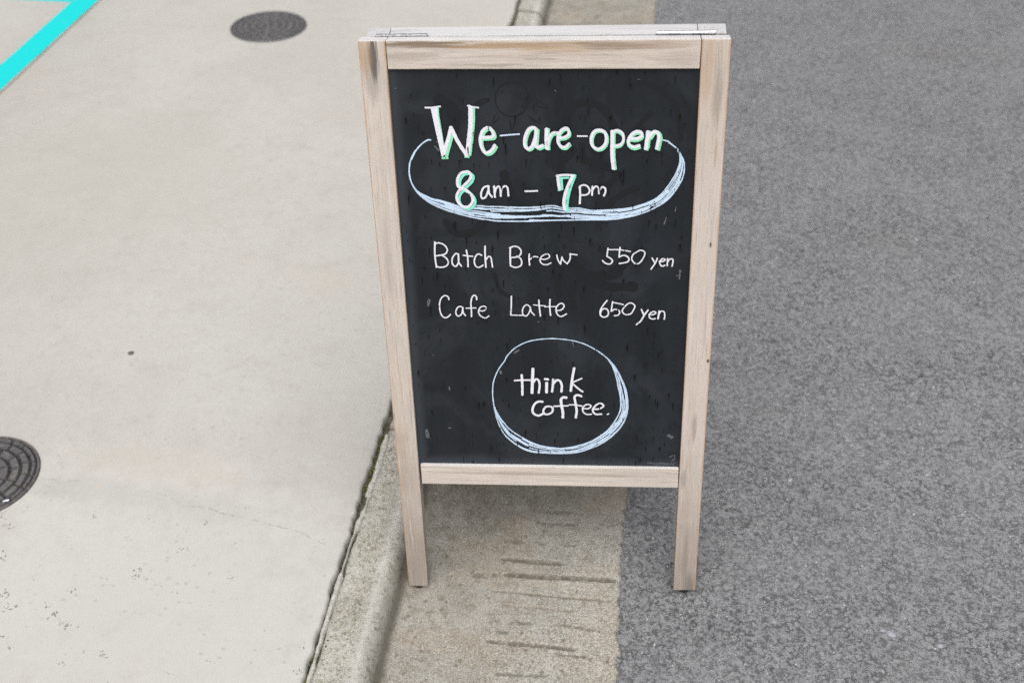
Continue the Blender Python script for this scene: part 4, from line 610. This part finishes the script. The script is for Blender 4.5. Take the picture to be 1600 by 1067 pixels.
# two butt hinges lying in the joint on top
def hinge_part(x0, x1, mat):
    bm = bmesh.new(); n = 5; w = (x1-x0)/n
    def tube(a, c, r, y, z):
        m = Matrix.Translation(((a+c)/2, y, z)) @ Matrix.Rotation(math.pi/2, 4, 'Y'); bmesh.ops.create_cone(bm, cap_ends=True, segments=16, radius1=r, radius2=r, depth=c-a, matrix=m)
    for k in range(n): tube(x0+k*w+.0002, x0+(k+1)*w-.0002, .0027 if k % 2 == 0 else .0025, SIGN_T+.0020, L_+.0016)
    h = add_part('hinge', bm, [mat], FM)
    bm = bmesh.new(); bmesh.ops.create_cone(bm, cap_ends=True, segments=12, radius1=.0015, radius2=.0015, depth=x1-x0+.002, matrix=Matrix.Translation(((x0+x1)/2, SIGN_T+.0020, L_+.0016)) @ Matrix.Rotation(math.pi/2, 4, 'Y'))
    add_part('hinge_pin', bm, [mat], FM, h); return h
hinge_part(.0185, .0835, M_zinc2)['label'] = 'tarnished steel hinge at the left end'; hinge_part(.367, .437, M_zinc)['label'] = 'shiny steel hinge at the right end'

# what is written and drawn on the panel
ST = DATA['strokes']
def draw(key, z0):                                         # every word of a line is an object of its own
    k = Ink(); k.z = z0
    for ink, w, pts, wd in ST[key]: k.w = wd; k.ribbon(pts, w, ink)
    for wd in sorted(set(k.words)):
        sel = [i for i, q in enumerate(k.words) if q == wd]; used = sorted({v for i in sel for v in k.F[i]}); mp = {v: n for n, v in enumerate(used)}
        link('lettering', np_mesh('lettering', [k.V[v] for v in used], [[mp[v] for v in k.F[i]] for i in sel], list(INK.values()), smooth=False, mi=[k.m[i] for i in sel]), panel, WORLD[panel.name])
for q, (ink, w, pts) in enumerate(ST['ghost']):           # faint traces of an earlier drawing
    gh = Ink(); gh.z = .00006+.000012*q; gh.ribbon(pts, w, 'k', 2.0, .25); gh.build('wiped_stroke', panel)
k = Ink(); k.z = .0005
for i in range(560):                                       # rain marks: a drop with a tail below
    x, z = 40+372*rng.random(), 245+584*rng.random(); big = rng.random()**2.2
    w = .7+1.9*big; ln = min(z-241, 2.5+9*rng.random()*(.5+big)); jit = rng.uniform(-.4, .4)
    if 195 < x < 330 and 285 < z < 420 and rng.random() < .5: continue
    k.ribbon([(x, z), (x+jit*.3, z-ln*.3), (x+jit, z-ln)], w, 'd', 1.2, .25, (1, .18))
    if rng.random() < .4: k.ribbon([(x+.2, z+w*.9), (x, z)], w*.8, 'd', 1., .2, (.5, 1))
o = k.build('rain_streaks', panel); o['kind'] = 'stuff'
def ringdraw(d, name, label, z0, layers, gapn, seed):
    k = Ink(); k.z = z0; r = random.Random(seed)
    k.ribbon(d['outer'], d['w'], 'b', 1.2, .22)
    def res(P, n):
        C = np.array(catmull(P, 1.)); s = np.concatenate([[0], np.cumsum(np.hypot(*np.diff(C, axis=0).T))]); u = np.linspace(0, s[-1], n)
        return np.stack([np.interp(u, s, C[:, 0]), np.interp(u, s, C[:, 1])], -1)
    N = 360; A, I = res(d['band_outer'], N), res(d['inner'], N)
    k.ribbon(d['inner'], d['w']*.95, 'b', 1.2, .22)
    gap = np.hypot(*(A-I).T)
    for l in range(layers):
        f0 = (l+.6)/layers; i = int(r.random()*10)
        while i < N-8:
            ln = int(r.uniform(24, 80)); j = min(N-1, i+ln); f = np.clip(f0+r.uniform(-.10, .10)+np.linspace(0, r.uniform(-.16, .16), j-i+1), .02, .98)
            P = I[i:j+1]*(1-f[:, None])+A[i:j+1]*f[:, None]; w = min(1.9, max(.8, float(gap[i:j+1].mean())/layers*1.02))
            k.ribbon([tuple(p) for p in P[::3]]+[tuple(P[-1])], w, 'b', 2.0, .3)
            i = j + (int(r.uniform(1, gapn)) if r.random() < .65 else -3)
    return k.build(name, panel, label)
ringdraw(DATA['oval'], 'drawn_oval', 'light blue hatched oval sweeping under the opening hours', .0008, 9, 4, 4)
ringdraw(DATA['circle'], 'drawn_circle', 'light blue hatched circle round the handwritten shop name', .0008, 8, 4, 9)
for key in ('open', 'hours', 'brew', 'latte', 'name'): draw(key, .0030)
k = Ink(); k.z = .0002
for ink, w, pts in ST['smudge']: k.ribbon(pts, w, ink, 1.5, .6)
tag(k.build('chalk_smudges', panel), kind='stuff')

# ------------------------------------------------------------------ small things lying on the ground
b = NB('blue_grey_stone', .6, .3); n1 = b.noise(b.obj, 300, 3); b.col(b.mix(n1, (.20, .205, .23), (.30, .305, .34))); M_st1 = b.m
b = NB('white_stone', .6, .3); n1 = b.noise(b.obj, 300, 3); b.col(b.mix(n1, (.22, .22, .22), (.34, .34, .34))); M_st2 = b.m
def pebble(x, y, r, mat, label):
    bm = bmesh.new(); bmesh.ops.create_icosphere(bm, subdivisions=2, radius=1)
    sx, sy, sz = r*(.9+.3*rng.random()), r*(.7+.3*rng.random()), r*.55
    for v in bm.verts: q = 1+.28*(rng.random()-.5); v.co = Vector((v.co.x*sx*q, v.co.y*sy*q, v.co.z*sz*q))
    o = link('pebble', bm_mesh('pebble', bm, [mat], True)); o.location = (x, y, ZR-r*.08); o.rotation_euler.z = rng.random()*3; tag(o, label, 'pebble', 'loose pebbles on the asphalt')
PB = GND['pebbles']
pebble(*PB[0], M_st1, 'larger blue grey pebble in the asphalt near the bottom edge, beside a round pale one'); pebble(*PB[1], M_st1, 'flat blue grey pebble in the asphalt nearest the bottom edge, right of the other pebbles')
pebble(*PB[2], M_st2, 'blurred white fleck on the far asphalt right of the board top'); pebble(*PB[3], M_st2, 'tiny white fleck on the asphalt right of the middle of the board'); pebble(*PB[4], M_st2, 'small round pale pebble touching the larger blue grey one'); pebble(*PB[5], M_st2, 'small pale pebble alone on the asphalt right of the bottom rail')
b = NB('old_gum', .7, .2); b.col((.09, .088, .08)); bm = bmesh.new(); bmesh.ops.create_uvsphere(bm, u_segments=14, v_segments=6, radius=1)
for v in bm.verts: q = 1+.3*(rng.random()-.5); v.co = Vector((v.co.x*.0066*q, v.co.y*.0058*q, max(-.1, v.co.z)*.0012))
o = link('gum_spot', bm_mesh('gum_spot', bm, [b.m], True)); o.location = (*GND['gum'], ZS+.0002); tag(o, 'small dark round spot of old gum on the pale sidewalk', 'gum spot')
